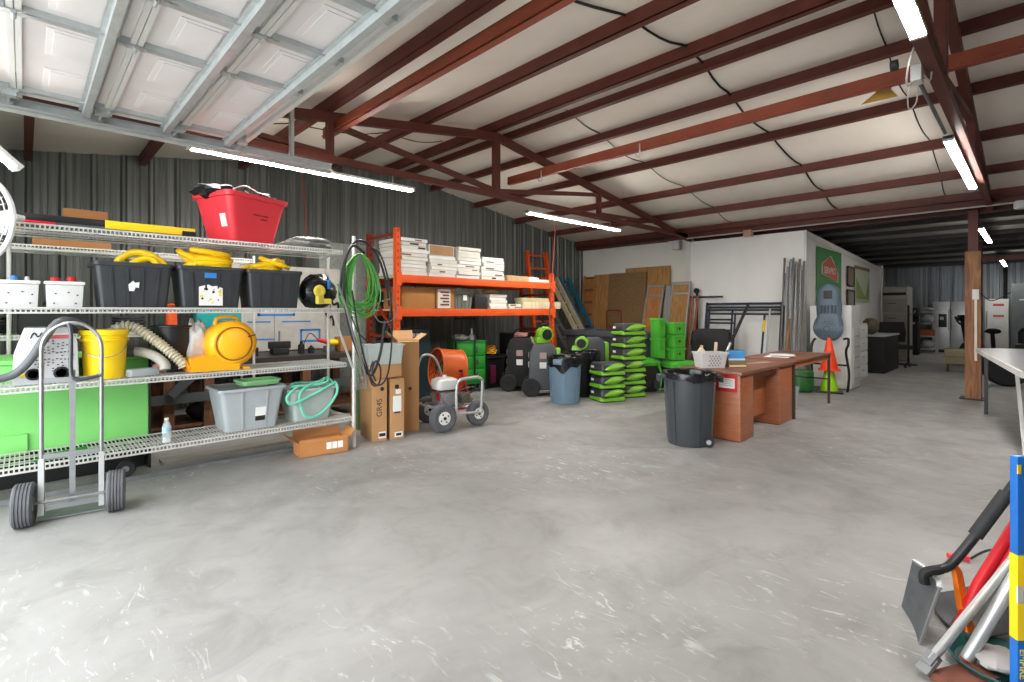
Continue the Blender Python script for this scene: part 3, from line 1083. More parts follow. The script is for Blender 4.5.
b.build('outlet', yelloworange, t)
b = B()
for k in range(7):
    y = Y0 - .05 + .045*k
    b.bar((-.292, y, .012), (-.318, y, .105), .008, .012)
b.build('outlet_grille', mat('amber_grille', '#d98a12', .5), t)
B().lathe([(.125, 0), (.13, .012), (.118, .02), (.0, .024)], (.05, Y0-.034, .235), 32, (0, -1, 0)).build('side_plate', yelloworange, t)
B().tube([(.05+.145*math.cos(2*PI*k/36), Y0-.036, .235+.145*math.sin(2*PI*k/36)) for k in range(36)], .006, 6, True).build('plate_groove', mat('dark_amber', '#8a5a10', .5), t)
B().tube(smoothpts([(-.07, .02, .4), (-.05, .02, .46), (.02, .02, .475), (.1, .02, .465), (.12, .02, .42)], 8), .016, 10).build('handle', yelloworange, t)
B().tube([(.05+.02, Y0-.05, .27), (.22, Y0-.045, .31)], .005, 6).build('latch', blackp, t)
for x in (-.16, .16):
    B().box((x, 0, .008), (.06, .2, .02), 0, .004).build('foot', yelloworange, t)
B().box((.262, .02, .25), (.02, .08, .05), 0, .006).build('switch_box', blackp, t)
t = thing('clear_plastic_bag', 'crumpled clear plastic bag stuffed behind the amber blower', 'bag', (1.1, 5.2, z))
B().lump((0, 0, .21), (.10, .09, .225), 41, .22, flat=.96, n=26, k=14).build('film', film, t)
o = B().box((0, 0, .11), (.46, .16, .22), 0, .01).build('teal_crate', teal, None, (1.62, 6.62, 1.185))
tag(o, 'teal crate on the rear shelf above the amber blower', 'crate')

# ------------------------------------------------------------------ bottom shelf
z = ZD[0] + .003
t = thing('grey_tote', 'grey tapered tote with a paper label on the bottom shelf', 'tote', (1.5, 5.15, z))
b = B()
b.loft([rr(.215, .18, .04, 0), rr(.27, .225, .04, .36), rr(.29, .245, .04, .362), rr(.29, .245, .04, .385), rr(.265, .222, .035, .385), rr(.21, .17, .03, .015)])
b.build('body', greyplastic, t)
for k in (-.35, .45):
    B().bar((.215*k*1.1, -.183, .01), (.27*k, -.229, .35), .012, .012).build('rib', greyplastic, t)
B().hexa([(.02, -.2, .12), (.11, -.2, .12), (.11, -.19, .12), (.02, -.19, .12), (.02, -.214, .2), (.11, -.214, .2), (.11, -.2, .2), (.02, -.2, .2)]).build('paper_label', paper, t)
B().hexa([(.02, -.193, .075), (.11, -.193, .075), (.11, -.183, .075), (.02, -.183, .075), (.02, -.2015, .118), (.11, -.2015, .118), (.11, -.19, .118), (.02, -.19, .118)]).build('black_label', ink, t)
o = B().loft([rr(.16, .12, .04, 0), rr(.17, .13, .04, .03), rr(.178, .138, .04, .03), rr(.178, .138, .04, .045), rr(.16, .12, .03, .045), rr(.15, .11, .03, .012)]).build('mint_tray', mintgreen, None, (1.6, 5.15, z+.388), R(3))
tag(o, 'mint green tray lying across the rim of the grey tote', 'tray')
t = thing('clear_tub', 'frosted clear tub on the bottom shelf under a mint hose', 'tub', (2.06, 5.13, z))
b = B()
b.loft([rr(.17, .15, .04, 0), rr(.225, .2, .04, .30), rr(.245, .22, .04, .302), rr(.245, .22, .04, .32), rr(.222, .197, .035, .32), rr(.165, .145, .03, .01)])
b.build('body', cleartub, t)
o = B().lump((0, 0, .1), (.13, .12, .1), 51, .2, flat=.9).build('plastic_wrap', film, None, (2.06, 5.13, z+.015))
tag(o, 'crumpled clear wrap inside the frosted tub', 'wrap')
pts = [(-.16, -.2, .36), (-.28, -.24, .27), (-.24, -.25, .2), (-.05, -.24, .26), (.1, -.235, .32), (.2, -.22, .36), (.21, -.235, .26), (.12, -.235, .13), (0, -.23, .05), (-.1, -.235, .06), (-.15, -.24, .16), (-.16, -.24, .29), (-.05, -.2, .36), (.1, -.1, .36), (.19, .02, .38), (.12, .06, .34), (-.1, .0, .36), (-.2, -.12, .35), (-.05, -.16, .345), (.12, -.2, .37), (.17, -.1, .4), (.21, -.2, .33)]
o = B().tube(smoothpts(pts, 9), .013, 10).build('mint_hose', mint, None, (2.06, 5.13, z))
tag(o, 'mint green hose looped over the frosted clear tub', 'hose')
t = thing('water_bottle', 'clear water bottle with a pale blue label on the bottom shelf', 'bottle', (.84, 4.95, z))
B().lathe([(.026, 0), (.031, .006), (.032, .05), (.029, .06), (.032, .07), (.032, .13), (.026, .155), (.013, .18), (.012, .19)], (0, 0, 0), 18).build('body', bottlep, t)
B().lathe([(.0325, .085), (.0328, .13)], (0, 0, 0), 18, caps=False).build('paper_label', mat('pale_blue_print', '#9fc3d6', .5), t)
B().lathe([(.014, .186), (.014, .203), (.0, .203)], (0, 0, 0), 14).build('cap', white, t)
o = B().lump((0, 0, .05), (.1, .09, .055), 61, .2, flat=.8).build('dark_hose_fittings', blackm, None, (2.28, 5.3, z))
tag(o, 'small dark bundle behind the frosted tub', 'bundle')
t = B()
for k in range(4):
    t.bar((-.15+.02*k, -.1+.05*k, .01), (.15, .0+.02*k, .012+.006*k), .02, .012)
o = t.build('tent_stakes', greendark, None, (.2, 5.05, z))
o.name = 'green_straps'
tag(o, 'loose dark green straps on the bottom shelf behind the hand truck', 'straps')
# ------------------------------------------------------------------ behind and below the shelves
t = thing('green_bin', 'big pale green plastic container standing behind the lower shelves', 'container', (-.4, 5.80, 0))
b = B().bb(-.76, 1.2, -.3, .45, .29, .98, .015)
b.build('body', greenpanel, t)
B().bb(-.79, 1.19, -.2, .44, 0, .29, .01).build('black_base', blackm, t)
B().bb(-.78, 1.215, -.315, .46, .98, 1.02, .01).build('lid', greenpanel, t)
b = B().bb(-.75, .42, -.33, -.30, .28, .44, .01)
b.build('step', greenpanel, t)
B().bb(1.2, 1.215, -.31, .45, .0, .98).build('black_edge', blackm, t)
# workbench behind
t = thing('workbench', 'rough timber workbench with a dark top behind the wire shelves', 'workbench', (1.0, 6.55, 0))
B().bb(-.1, 2.4, -.15, .7, .78, .84).build('bench_top', mat('dark_bench_top', '#34302c', .5), t)
B().bb(-.1, 2.4, -.13, -.09, .40, .50).build('dark_rail', greydark, t)
B().bar((.12, -.15, .5), (.42, -.15, .78), .05, .09).build('dark_brace', greydark, t)
for x in (.12, .5, 1.6, 2.3):
    B().bb(x-.05, x+.05, -.08, .02, 0, .78).build('leg', benchwood, t)
    B().bb(x-.05, x+.05, .58, .68, 0, .78).build('leg', benchwood, t)
B().bb(-.1, 2.4, -.05, .6, .12, .15).build('lower_board', benchwood, t)
for k, (x, y, s_, m, lab) in enumerate([(1.5, 6.7, .12, blackm, 'dark scrap bundle left under the workbench behind the black brace'), (1.95, 6.75, .14, benchwood, 'heap of timber offcuts under the workbench behind the grey tote'), (2.95, 6.85, .13, blackm, 'dark sack under the right end of the workbench')]):
    o = B().lump((0, 0, s_*.9), (s_*1.3, s_, s_), 70+k, .2, flat=.9).build(('scrap_bundle', 'offcut_heap', 'sack')[k], m, None, (x, y, .155))
    tag(o, lab, ('bundle', 'heap', 'sack')[k])
# pegboard wall with blue taped outlines
t = thing('tool_board', 'white tool board with blue tape outlines behind the workbench', 'board', (2.9, 7.36, 0))
B().bb(-1.1, .55, -.02, .02, .85, 2.03).build('panel', mat('dull_white_board', '#b9b8b2', .6), t)
for x in (-.4, .32):
    B().bb(x-.004, x+.004, -.0215, -.02, .86, 2.02).build('joint', zincdark, t)
b = B()
for x0, x1, z0, z1 in ((-.62, -.12, 1.33, 1.62), (-.05, .25, .95, 1.14)):
    for q in ((x0, x1, z0, z0+.03), (x0, x1, z1-.03, z1), (x0, x0+.03, z0, z1), (x1-.03, x1, z0, z1)):
        b.bb(q[0], q[1], -.024, -.02, q[2], q[3])
b.bb(-.3, .1, -.024, -.02, 1.24, 1.26).bb(-.75, -.45, -.024, -.02, 1.24, 1.26).bb(-.7, -.4, -.024, -.02, 1.0, 1.02)
b.build('tape_outline', bluetape, t)
b = B().bb(-.55, -.2, -.026, -.021, 1.38, 1.58)
b.build('sheet', paper, t)
for x0, zz in ((.30, 1.52), (.44, 1.5), (.36, 1.3)):
    B().tube(smoothpts([(x0-.05, -.04, zz+.12), (x0, -.04, zz), (x0+.07, -.04, zz+.02), (x0+.08, -.04, zz-.12)], 6), .016, 8).build('hung_tool', blackm, t)
# things on the bench
zb = .843
t = thing('bench_vice', 'dark bench vice on the workbench behind the shelf', 'vice', (2.36, 6.75, zb))
B().box((0, 0, .04), (.2, .14, .08), 0, .01).build('base', blackm, t)
B().box((0, 0, .12), (.26, .09, .09), 0, .012).build('jaw', blackm, t)
B().cyl((.0, .0, .16), (.0, .0, .30), .012, n=10).build('screw', steel, t)
t = thing('bench_grinder', 'red and yellow angle grinder clamped above the workbench', 'grinder', (3.0, 6.72, zb))
B().cyl((-.16, 0, .17), (-.02, 0, .13), .022, .028, n=14).build('red_grip', redbright, t)
B().cyl((-.02, 0, .13), (.12, 0, .12), .045, .04, n=16).build('yellow_body', yellow, t)
B().box((0, 0, .04), (.12, .1, .085), 0, .01).build('stand', greydark, t)
B().tube(smoothpts([(-.16, 0, .18), (-.26, 0, .26), (-.34, 0, .12), (-.36, 0, .01)], 8), .006, 6).build('cord', cable, t)
o = B().box((0, 0, .1), (.26, .2, .2), 0, .004).build('small_carton', cardboard2, None, (3.27, 6.75, zb))
tag(o, 'brown carton at the right end of the workbench', 'box')
for k, (x, h, lab) in enumerate([(2.05, .14, 'small dark glue bottle beside the vice on the workbench'), (2.62, .16, 'dark spray can standing on the workbench before the tool board'), (2.75, .1, 'squat black jar on the workbench left of the grinder')]):
    o = B().lathe([(.04, 0), (.042, h*.7), (.02, h*.8), (.016, h), (0, h)], (0, 0, 0), 14).build(('glue_bottle', 'spray_can', 'jar')[k], blackm, None, (x, 6.7, zb))
    tag(o, lab, ('bottle', 'can', 'jar')[k])
# steel rail lying on the floor under the shelving
o = B().bb(-1.5, 2.0, 0, .03, 0, .02).bb(-1.5, 2.0, .0, .008, .02, .035).build('floor_rail', zincdark, None, (0, 5.16, .001))
tag(o, 'long steel rail lying on the floor under the wire shelves', 'rail')
o = B().bb(.9, 2.3, 0, .16, 0, .03, .004).build('floor_plank', mat('grey_plank', '#8d8880', .8, 0, .12), None, (0, 5.50, .001))
tag(o, 'weathered grey plank lying on the floor behind the bottom wire shelf', 'plank')
t = thing('spare_wheel', 'small black wheel lying under the bottom shelf behind the hand truck', 'wheel', (.62, 5.34, .07))
B().lathe([(.03, -.02), (.06, -.025), (.07, 0), (.06, .025), (.03, .02)], (0, 0, 0), 20, (0.15, 1, 0)).build('tyre', rubber, t)
B().cyl((-.006, -.03, 0), (.006, .03, 0), .025, n=12).build('hub', steel, t)

# ------------------------------------------------------------------ hand truck
t = thing('hand_truck', 'grey steel hand truck with two grey rubber wheels in front of the shelves', 'hand truck', (.235, 4.555, 0), R(-8))
r = .0125
hw = .155
L = [(-hw, .0, .14), (-hw, 0, 1.12)] + arc((0, 0, 1.12), (-1, 0, 0), (0, 0, 1), hw, .1, PI-.1, 16)[0:0]
pts = [(-hw, .01, .10), (-hw, 0, .6), (-hw, 0, 1.14)] + [(-hw*math.cos(a), 0, 1.14 + .18*math.sin(a)) for a in [PI*k/16 for k in range(1, 16)]] + [(hw, 0, 1.14), (hw, 0, .6), (hw, .01, .10)]
B().tube(pts, r, 12).build('frame_loop', steel, t)
pts = smoothpts([(-.02, -.012, 1.315), (-.005, -.02, 1.25), (-.005, -.022, 1.0), (.01, -.03, .945), (.06, -.03, .935), (hw-.01, -.02, .955)], 8)
B().tube(pts, .012, 10).build('inner_handle', mat('dark_steel_tube', '#56585a', .35, .7), t)
B().bar((0, .004, 1.0), (0, .012, .08), .032, .006, (0, 1, 0)).build('centre_strap', steel, t)
for zz in (.935, .43, .09):
    B().box((0, .0, zz), (2*hw, .012, .035)).build('crossbar', steel, t)
for s_ in (-1, 1):
    B().hexa([(s_*hw-.015, -.03, .05), (s_*hw+.015, -.03, .05), (s_*hw+.015, .03, .05), (s_*hw-.015, .03, .05), (s_*hw-.015, -.022, .42), (s_*hw+.015, -.022, .42), (s_*hw+.015, .01, .42), (s_*hw-.015, .01, .42)]).build('axle_bracket', alu, t)
B().cyl((-.25, -.03, .14), (.25, -.03, .14), .01, n=10).build('axle', steel, t)
B().box((0, .1, .012), (.36, .2, .008)).build('toe_plate', zincdark, t)
for s_ in (-1, 1):
    w_ = B()
    prof = [(.05, -.04), (.1, -.052), (.128, -.05), (.137, -.042)]
    for k in range(5):
        y0 = -.04 + k*.0175
        prof += [(.14, y0), (.14, y0+.011), (.134, y0+.012), (.134, y0+.0165)]
    prof += [(.137, .045), (.128, .052), (.1, .052), (.05, .04)]
    w_.lathe(prof, (s_*.235, -.03, .14), 36, (1, 0, 0))
    wh = w_.build('wheel', tyregrey, t)
    B().cyl((s_*.235-.045, -.03, .14), (s_*.235+.045, -.03, .14), .045, n=16).build('hub', zincdark, wh)

# ------------------------------------------------------------------ round fan at the left edge
t = thing('clamp_fan', 'big round white fan with a wire grille clamped to the top shelf', 'fan', (-.17, 4.79, 0), R(-45))
B().bar((0, .02, 1.98), (.09, .11, 2.035), .03, .03).build('clamp_arm', white, t)
B().box((.085, .105, 2.035), (.06, .06, .03), 0, .006).build('clamp', white, t)
fc = (0, -.12, 1.98)
b = B()
for q_ in (.05, .1, .15, .2, .25, .29):
    b.tube([(q_*math.cos(2*PI*k/36), -.2 + .25*max(0, q_-.17), 1.98 + q_*math.sin(2*PI*k/36)) for k in range(36)], .003, 5, True)
for k in range(40):
    a = 2*PI*k/40
    b.tube([(.05*math.cos(a), -.2, 1.98+.05*math.sin(a)), (.2*math.cos(a), -.195, 1.98+.2*math.sin(a)), (.295*math.cos(a), -.16, 1.98+.295*math.sin(a))], .0022, 4)
b.build('grille', chrome_wire, t)
B().tube([(.3*math.cos(2*PI*k/40), -.13, 1.98+.3*math.sin(2*PI*k/40)) for k in range(40)], .016, 8, True).build('rim', plasticwhite, t)
B().lathe([(.0, 0), (.055, 0), (.06, .12), (.04, .14)], (0, -.06, 1.98), 18, (0, 1, 0)).build('motor', plasticwhite, t)
for k in range(3):
    a = 2*PI*k/3
    ca, sa = math.cos(a), math.sin(a)
    def q(rad, off, y):
        return (rad*ca - off*sa, y, 1.98 + rad*sa + off*ca)
    B().hexa([q(.05, -.03, -.12), q(.26, -.1, -.14), q(.27, .08, -.09), q(.05, .03, -.09), q(.05, -.03, -.116), q(.26, -.1, -.136), q(.27, .08, -.086), q(.05, .03, -.086)]).build('blade', greyplastic, t)

# ------------------------------------------------------------------ open carton under the shelf end
t = thing('open_carton', 'open shipping carton with a white label on the floor under the shelf end', 'box', (2.12, 4.93, .002), R(-9))
cm = cardboard3
b = B()
W, D, H = .46, .26, .135
for q in ((-W/2, W/2, -D/2, -D/2+.006, 0, H), (-W/2, W/2, D/2-.006, D/2, 0, H), (-W/2, -W/2+.006, -D/2, D/2, 0, H), (W/2-.006, W/2, -D/2, D/2, 0, H), (-W/2, W/2, -D/2, D/2, 0, .006)):
    b.bb(*q)
b.build('body', cm, t)
def flap(p0, p1, d, m, par):
    p0, p1, d = Vector(p0), Vector(p1), Vector(d)
    n = (p1-p0).cross(d).normalized()*.004
    B().hexa([p0, p1, p1+d, p0+d, p0+n, p1+n, p1+d+n, p0+d+n]).build('flap', m, par)
flap((-W/2, -D/2, H), (-W/2, D/2, H), (-.10, 0, .06), cm, t)
flap((W/2, -D/2, H), (W/2, D/2, H), (.07, 0, .075), cm, t)
flap((-W/2, D/2, H), (W/2, D/2, H), (0, .05, .07), cm, t)
flap((-W/2, -D/2, H), (W/2, -D/2, H), (0, .006, .03), cm, t)
for k in range(3):
    B().bb(.02+.055*k, .068+.055*k, -D/2-.003, -D/2, .05, .115).build('label_sheet', paper, t)

# ------------------------------------------------------------------ boxes by the shelf end
def carton(x, y, w_, d, h, rz, m, lab, z=.002, seam_=True, name='carton', face=None):
    t = thing(name, lab, 'box', (x, y, z), rz)
    B().box((0, 0, h/2), (w_, d, h), 0, .004).build('body', m, t)
    if seam_:
        B().box((0, 0, h+.0008), (w_*.98, .05, .0012)).build('packing_tape', mat('packing_tape', '#c9a878', .3, 0, .03), t)
    return t
c = carton(2.775, 5.08, .165, .40, .665, R(-10), cardboard, 'tall carton marked GR4S standing beside the shelf end')
text('lettering', 'GR4S', .085, (0, -.2015, .36), (PI/2, -PI/2, 0), ink, c)
b = B().cyl((.03, -.2, .56), (.03, -.2025, .56), .022, n=16)
b.build('emblem', ink, c)
B().bb(-.01, .07, -.203, -.2, .03, .1).build('barcode_label', paper, c)
B().bb(-.005, .065, -.2042, -.203, .05, .085).build('barcode', ink, c)
c = carton(2.965, 5.00, .16, .30, .655, R(-10), cardboard, 'narrow carton with white shipping sheets beside the GR4S carton')
b = B().bb(-.05, .045, -.153, -.15, .3, .47).bb(-.02, .04, -.153, -.15, .49, .54)
b.build('shipping_sheet', paper, c)
B().cyl((-.005, -.15, .57), (-.005, -.153, .57), .025, n=16).build('emblem', ink, c)
B().bb(-.03, .06, -.153, -.15, .02, .075).build('barcode_label', paper, c)
B().bb(-.015, .045, -.1542, -.153, .033, .062).build('barcode', ink, c)
B().bb(-.035, .03, -.1535, -.15, .28, .296).build('dark_mark', ink, c)
c = carton(2.87, 5.0, .33, .16, .145, R(-14), cardboard, 'flat brown carton laid across the two standing cartons', z=.670)
B().bb(-.168, -.165, -.04, .03, .05, .12).build('label', paper, c)
t = thing('clear_tub', 'clear plastic tub of packing film on top of the cartons', 'tub', (2.86, 5.03, .819), R(-14))
b = B()
b.loft([rr(.18, .12, .02, 0), rr(.2, .14, .02, .20), rr(.215, .155, .02, .202), rr(.215, .155, .02, .215), rr(.198, .138, .02, .215), rr(.175, .115, .02, .008)])
b.build('body', cleartub, t)
o = B().lump((0, 0, .08), (.12, .08, .075), 81, .2, flat=.9).build('packing_film', film, None, (2.86, 5.03, .828))
tag(o, 'crumpled packing film inside the clear tub on the cartons', 'film')
t = thing('tall_open_carton', 'tallest carton with open flaps behind the two standing cartons', 'box', (3.25, 5.18, .002), R(-20))
B().box((0, 0, .53), (.25, .3, 1.06), 0, .003).build('body', mat('cardboard_tan', '#a67b50', .8, 0, .06, 3), t)
fm = mat('cardboard_pale', '#c19a70', .8, 0, .05, 3)
flap((-.12, -.14, 1.06), (-.12, .14, 1.06), (-.12, 0, .1), fm, t)
flap((.12, -.14, 1.06), (.12, .14, 1.06), (.1, 0, .07), fm, t)
flap((-.12, .14, 1.06), (.12, .14, 1.06), (0, .05, .1), fm, t)
flap((-.12, -.145, 1.06), (.12, -.145, 1.06), (0, -.02, -.02), fm, t)
B().cyl((.02, -.15, .5), (.02, -.1525, .5), .02, n=14).build('emblem', ink, t)

o = carton(3.15, 5.75, .5, .32, .55, R(-10), cardboard2, 'older brown carton behind the standing cartons and the shelf end', seam_=False)
o = carton(3.1, 5.72, .4, .25, .3, R(-4), cardboard, 'small brown carton on the older carton behind the hanging cables', z=.555)

# ------------------------------------------------------------------ hoses and cables hung on the shelf post
hx, hy = SX1+.03, SY0-.05
def coil(name, lab, m, r, n, w_, h, top, seed, jit=.035, depth=.05, cat='hose'):
    rn = random.Random(seed)
    pts = []
    for k in range(n):
        a0 = rn.uniform(-jit, jit)
        ww, hh = w_*(1+rn.uniform(-.18, .18)), h*(1+rn.uniform(-.14, .12))
        yy = rn.uniform(-depth, depth)
        for j in range(10):
            a = PI/2 + 2*PI*j/10
            q = abs(math.sin((a - PI/2)/2))
            pts.append((a0*q + ww/2*math.cos(a)*(.45 + .62*q), yy*q, -hh/2 + hh/2*math.sin(a)))
    o = B().tube(smoothpts(pts, 3), r, 7).build(name, m, None, (hx, hy-.02-depth, top))
    return tag(o, lab, cat)
coil('green_hose', 'coil of thin green hose hung on the shelf end post', greenhose, .0075, 15, .36, .58, 1.98, 5, .05, .06)
def hang(name, lab, m, r, pts, cat='cable'):
    o = B().tube(smoothpts(pts, 9), r, 8).build(name, m)
    return tag(o, lab, cat)
y = hy - .17
hang('black_cable', 'thick black cable hung left of the green hose coil, reaching low', cable, .014, [(2.45, y, 1.98), (2.32, y, 2.04), (2.24, y, 1.85), (2.24, y, 1.5), (2.3, y, 1.2), (2.42, y, .9), (2.52, y, .75), (2.62, y, .95), (2.68, y, 1.3)])
hang('black_cable', 'black cable loop drooping lowest beside the clear tub on the cartons', cable, .009, [(2.5, y-.03, 2.04), (2.62, y-.03, 1.95), (2.72, y-.03, 1.6), (2.74, y-.03, 1.1), (2.68, y-.03, .72), (2.55, y-.03, .66), (2.44, y-.03, .9), (2.36, y-.03, 1.25), (2.3, y-.03, 1.6)])
hang('black_cable', 'black cable arching right over the green hose coil', cable, .012, [(2.2, y+.02, 1.55), (2.24, y+.02, 1.85), (2.34, y+.02, 2.07), (2.48, y+.02, 2.09), (2.62, y+.02, 1.93), (2.7, y+.02, 1.7), (2.74, y+.02, 1.45)])
hang('grey_cable', 'thin grey cable looped in a ring at the right of the hose coil', cablegrey, .006, [(2.6, y-.05, 1.5), (2.52, y-.05, 1.42), (2.58, y-.05, 1.3), (2.72, y-.05, 1.3), (2.79, y-.05, 1.42), (2.74, y-.05, 1.52), (2.62, y-.05, 1.5)])
hang('grey_cable', 'slanting grey cable running down from the black bag to the shelf end', cablegrey, .011, [(2.16, y-.02, 1.66), (2.24, y-.02, 1.45), (2.34, y-.02, 1.1), (2.44, y-.02, .8), (2.47, y-.02, .62)])
hang('black_cable', 'slack black cable bow crossing the shelf end post at chest height', cable, .007, [(2.28, y-.06, 1.35), (2.36, y-.06, 1.18), (2.5, y-.06, 1.08), (2.64, y-.06, 1.14), (2.7, y-.06, 1.35), (2.72, y-.06, 1.6)])
hang('black_cable', 'small black cable coil tied at the bottom of the hanging cables', cable, .009, [(2.5, y-.08, .9), (2.46, y-.08, .78), (2.5, y-.08, .66), (2.57, y-.08, .68), (2.58, y-.08, .82), (2.53, y-.08, .9), (2.49, y-.08, .8), (2.53, y-.08, .7)])
o = B().bar((0, 0, 0), (0, .0, 1.42), .05, .05).build('green_post', mat('pale_green_steel', '#7d9c62', .5), None, (2.84, 5.55, .0))
tag(o, 'pale green square post standing behind the hanging hoses', 'post')
t = thing('chain_bundle', 'bundle of dull chain hung on the shelf end post below the hose coil', 'chain', (2.46, hy-.05, 1.42))
b = B()
for q in range(3):
    for k in range(24):
        z0 = -.035*k
        x0, y0 = (q-1)*.035 + .008*math.sin(k*1.3+q), -.01 + .01*math.cos(k*1.1+q)
        e = (1, 0, 0) if k % 2 else (0, 1, 0)
        b.tube([Vector((x0, y0, z0)) + Vector(e)*(.011*math.cos(2*PI*j/8)) + Vector((0, 0, .021*math.sin(2*PI*j/8))) for j in range(8)], .0035, 5, True)
b.build('chain', zincdark, t)

# ------------------------------------------------------------------ pressure washer
t = thing('pressure_washer', 'petrol pressure washer with white engine tank and grey wheels', 'pressure washer', (3.71, 4.96, 0), R(-8))
def pneu(x, y, r, w_, par, hubm=white):
    b = B().lathe([(r*.55, -w_*.4), (r*.8, -w_*.5), (r*.95, -w_*.4), (r, -w_*.15), (r, w_*.15), (r*.95, w_*.4), (r*.8, w_*.5), (r*.55, w_*.4)], (x, y, r), 30, (0, 1, 0))
    o = b.build('wheel', tyregrey, par)
    h = B().lathe([(r*.2, -w_*.45), (r*.57, -w_*.38), (r*.57, w_*.38), (r*.2, w_*.45)], (x, y, r), 20, (0, 1, 0)).build('wheel_hub', hubm, o)
    b = B()
    for k in range(4):
        a = PI/2*k + .5
        b.cyl((x+r*.3*math.cos(a), y-w_*.47, r+r*.3*math.sin(a)), (x+r*.3*math.cos(a), y-w_*.40, r+r*.3*math.sin(a)), .01, n=8)
    b.cyl((x, y-w_*.5, r), (x, y+w_*.5, r), .02, n=10)
    b.build('hub_bolt', blackm, o)
    return o
def axle_wheel(x, y, r, w_, par, hubm=white):
    o = pneu(0, 0, r, w_, par, hubm)
    o.location = (x, y, 0)
    return o
axle_wheel(-.20, -.24, .165, .11, t)
axle_wheel(.32, -.16, .15, .10, t)
axle_wheel(-.10, .34, .165, .11, t)
B().tube([(-.26, -.02, .26), (-.26, .3, .26), (.3, .3, .22), (.36, -.02, .2), (-.26, -.02, .26)], .014, 8).build('base_frame', alu, t)
pts = smoothpts([(-.03, -.26, .18), (-.03, -.26, .5), (.02, -.26, .585), (.12, -.26, .6), (.26, -.25, .6), (.33, -.24, .565), (.34, -.24, .5), (.33, -.22, .16)], 8)
B().tube(pts, .018, 12).build('front_hoop', alu, t)
B().tube([(-.03, -.26, .19), (.33, -.22, .17)], .016, 10).build('hoop_bar', alu, t)
pts = smoothpts([(-.27, .3, .28), (-.27, .3, .6), (-.24, .28, .8), (-.16, .26, .86), (-.04, .26, .8), (.05, .26, .6)], 8)
B().tube(pts, .014, 10).build('push_handle', alu, t)
B().box((-.02, .02, .27), (.34, .3, .03)).build('engine_plate', zincdark, t)
b = B().box((-.06, .0, .36), (.2, .24, .15), 0, .02)
b.cyl((-.06, -.1, .36), (-.06, -.17, .36), .075, n=20)
b.build('engine_block', mat('cast_aluminium', '#8b8c8c', .45, .5), t)
B().box((-.16, -.06, .38), (.03, .08, .09), 0, .01).build('red_shroud', mat('dull_red_plastic', '#8f1f2c', .4), t)
B().loft([[(p.x-.05, p.y*.8, p.z) for p in [Vector(v) for v in rr(.13, .14, .05, q)]] for q in (.46,)] + [[(v[0]-.05, v[1]*.8, v[2]) for v in rr(.14, .155, .06, .52)], [(v[0]-.05, v[1]*.8, v[2]) for v in rr(.135, .15, .06, .57)], [(v[0]-.05, v[1]*.8, v[2]) for v in rr(.09, .1, .05, .595)]]).build('fuel_tank', plasticwhite, t)
B().cyl((-.05, 0, .595), (-.05, 0, .625), .028, n=14).build('fuel_cap', plasticwhite, t)
b = B().box((.16, -.06, .34), (.14, .16, .12), 0, .015)
b.cyl((.2, -.06, .36), (.28, -.1, .30), .03, n=12).cyl((.12, -.14, .36), (.12, -.2, .36), .035, n=12)
b.build('pump', mat('pump_metal', '#6b6a60', .4, .5), t)
B().tube(smoothpts([(.22, -.1, .38), (.28, -.16, .45), (.2, -.2, .48), (.12, -.12, .45)], 8), .011, 8).build('pump_hose', blackp, t)
B().cyl((.27, -.1, .28), (.32, -.12, .25), .02, n=10).build('brass_fitting', mat('brass_fitting', '#a98f4c', .35, .7), t)
# ------------------------------------------------------------------ orange pallet rack
KX0, KX1, KY0, KY1 = 3.93, 7.34, 6.5, 7.31
t = thing('pallet_rack', 'orange pallet rack with two beam levels against the ribbed wall', 'rack', (KX0, KY0, 0))
LX, LY = KX1 - KX0, KY1 - KY0
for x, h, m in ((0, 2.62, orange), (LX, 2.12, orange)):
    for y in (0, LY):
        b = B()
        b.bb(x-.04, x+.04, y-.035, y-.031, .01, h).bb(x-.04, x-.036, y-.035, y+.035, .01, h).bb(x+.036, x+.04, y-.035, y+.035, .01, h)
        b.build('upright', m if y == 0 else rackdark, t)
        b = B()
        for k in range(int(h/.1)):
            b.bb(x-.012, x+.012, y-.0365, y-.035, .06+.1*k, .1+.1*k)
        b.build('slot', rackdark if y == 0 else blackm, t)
        B().bb(x-.06, x+.06, y-.06, y+.06, 0, .012).build('foot_plate', rackdark, t)
    for z in (.3, 1.0, 1.7, h-.1):
        B().bb(x-.02, x+.02, .035, LY-.035, z, z+.04).build('frame_tie', rackdark, t)
    for z0 in (.34, 1.04):
        B().bar((x, .035, z0), (x, LY-.035, z0+.64), .03, .03).build('frame_brace', rackdark, t)
for z in (1.32, 1.82):
    for y in (-.06, LY+.02):
        b = B().bb(.04, LX-.04, y, y+.04, z, z+.115, .004)
        b.bb(.04, LX-.04, y+(.015 if y < 0 else -.015), y+(.055 if y < 0 else .025), z, z+.075)
        b.build('beam', orange, t)
        for x in (.0, LX):
            B().bb(x-.045, x+.045, y-.004, y+.006, z-.05, z+.15).build('beam_end_plate', orange, t)
    B().bb(.045, LX-.045, .0, LY-.02, z+.082, z+.108).build('deck_board', palewood, t)
zu, zl = 1.82 + .117, 1.32 + .117

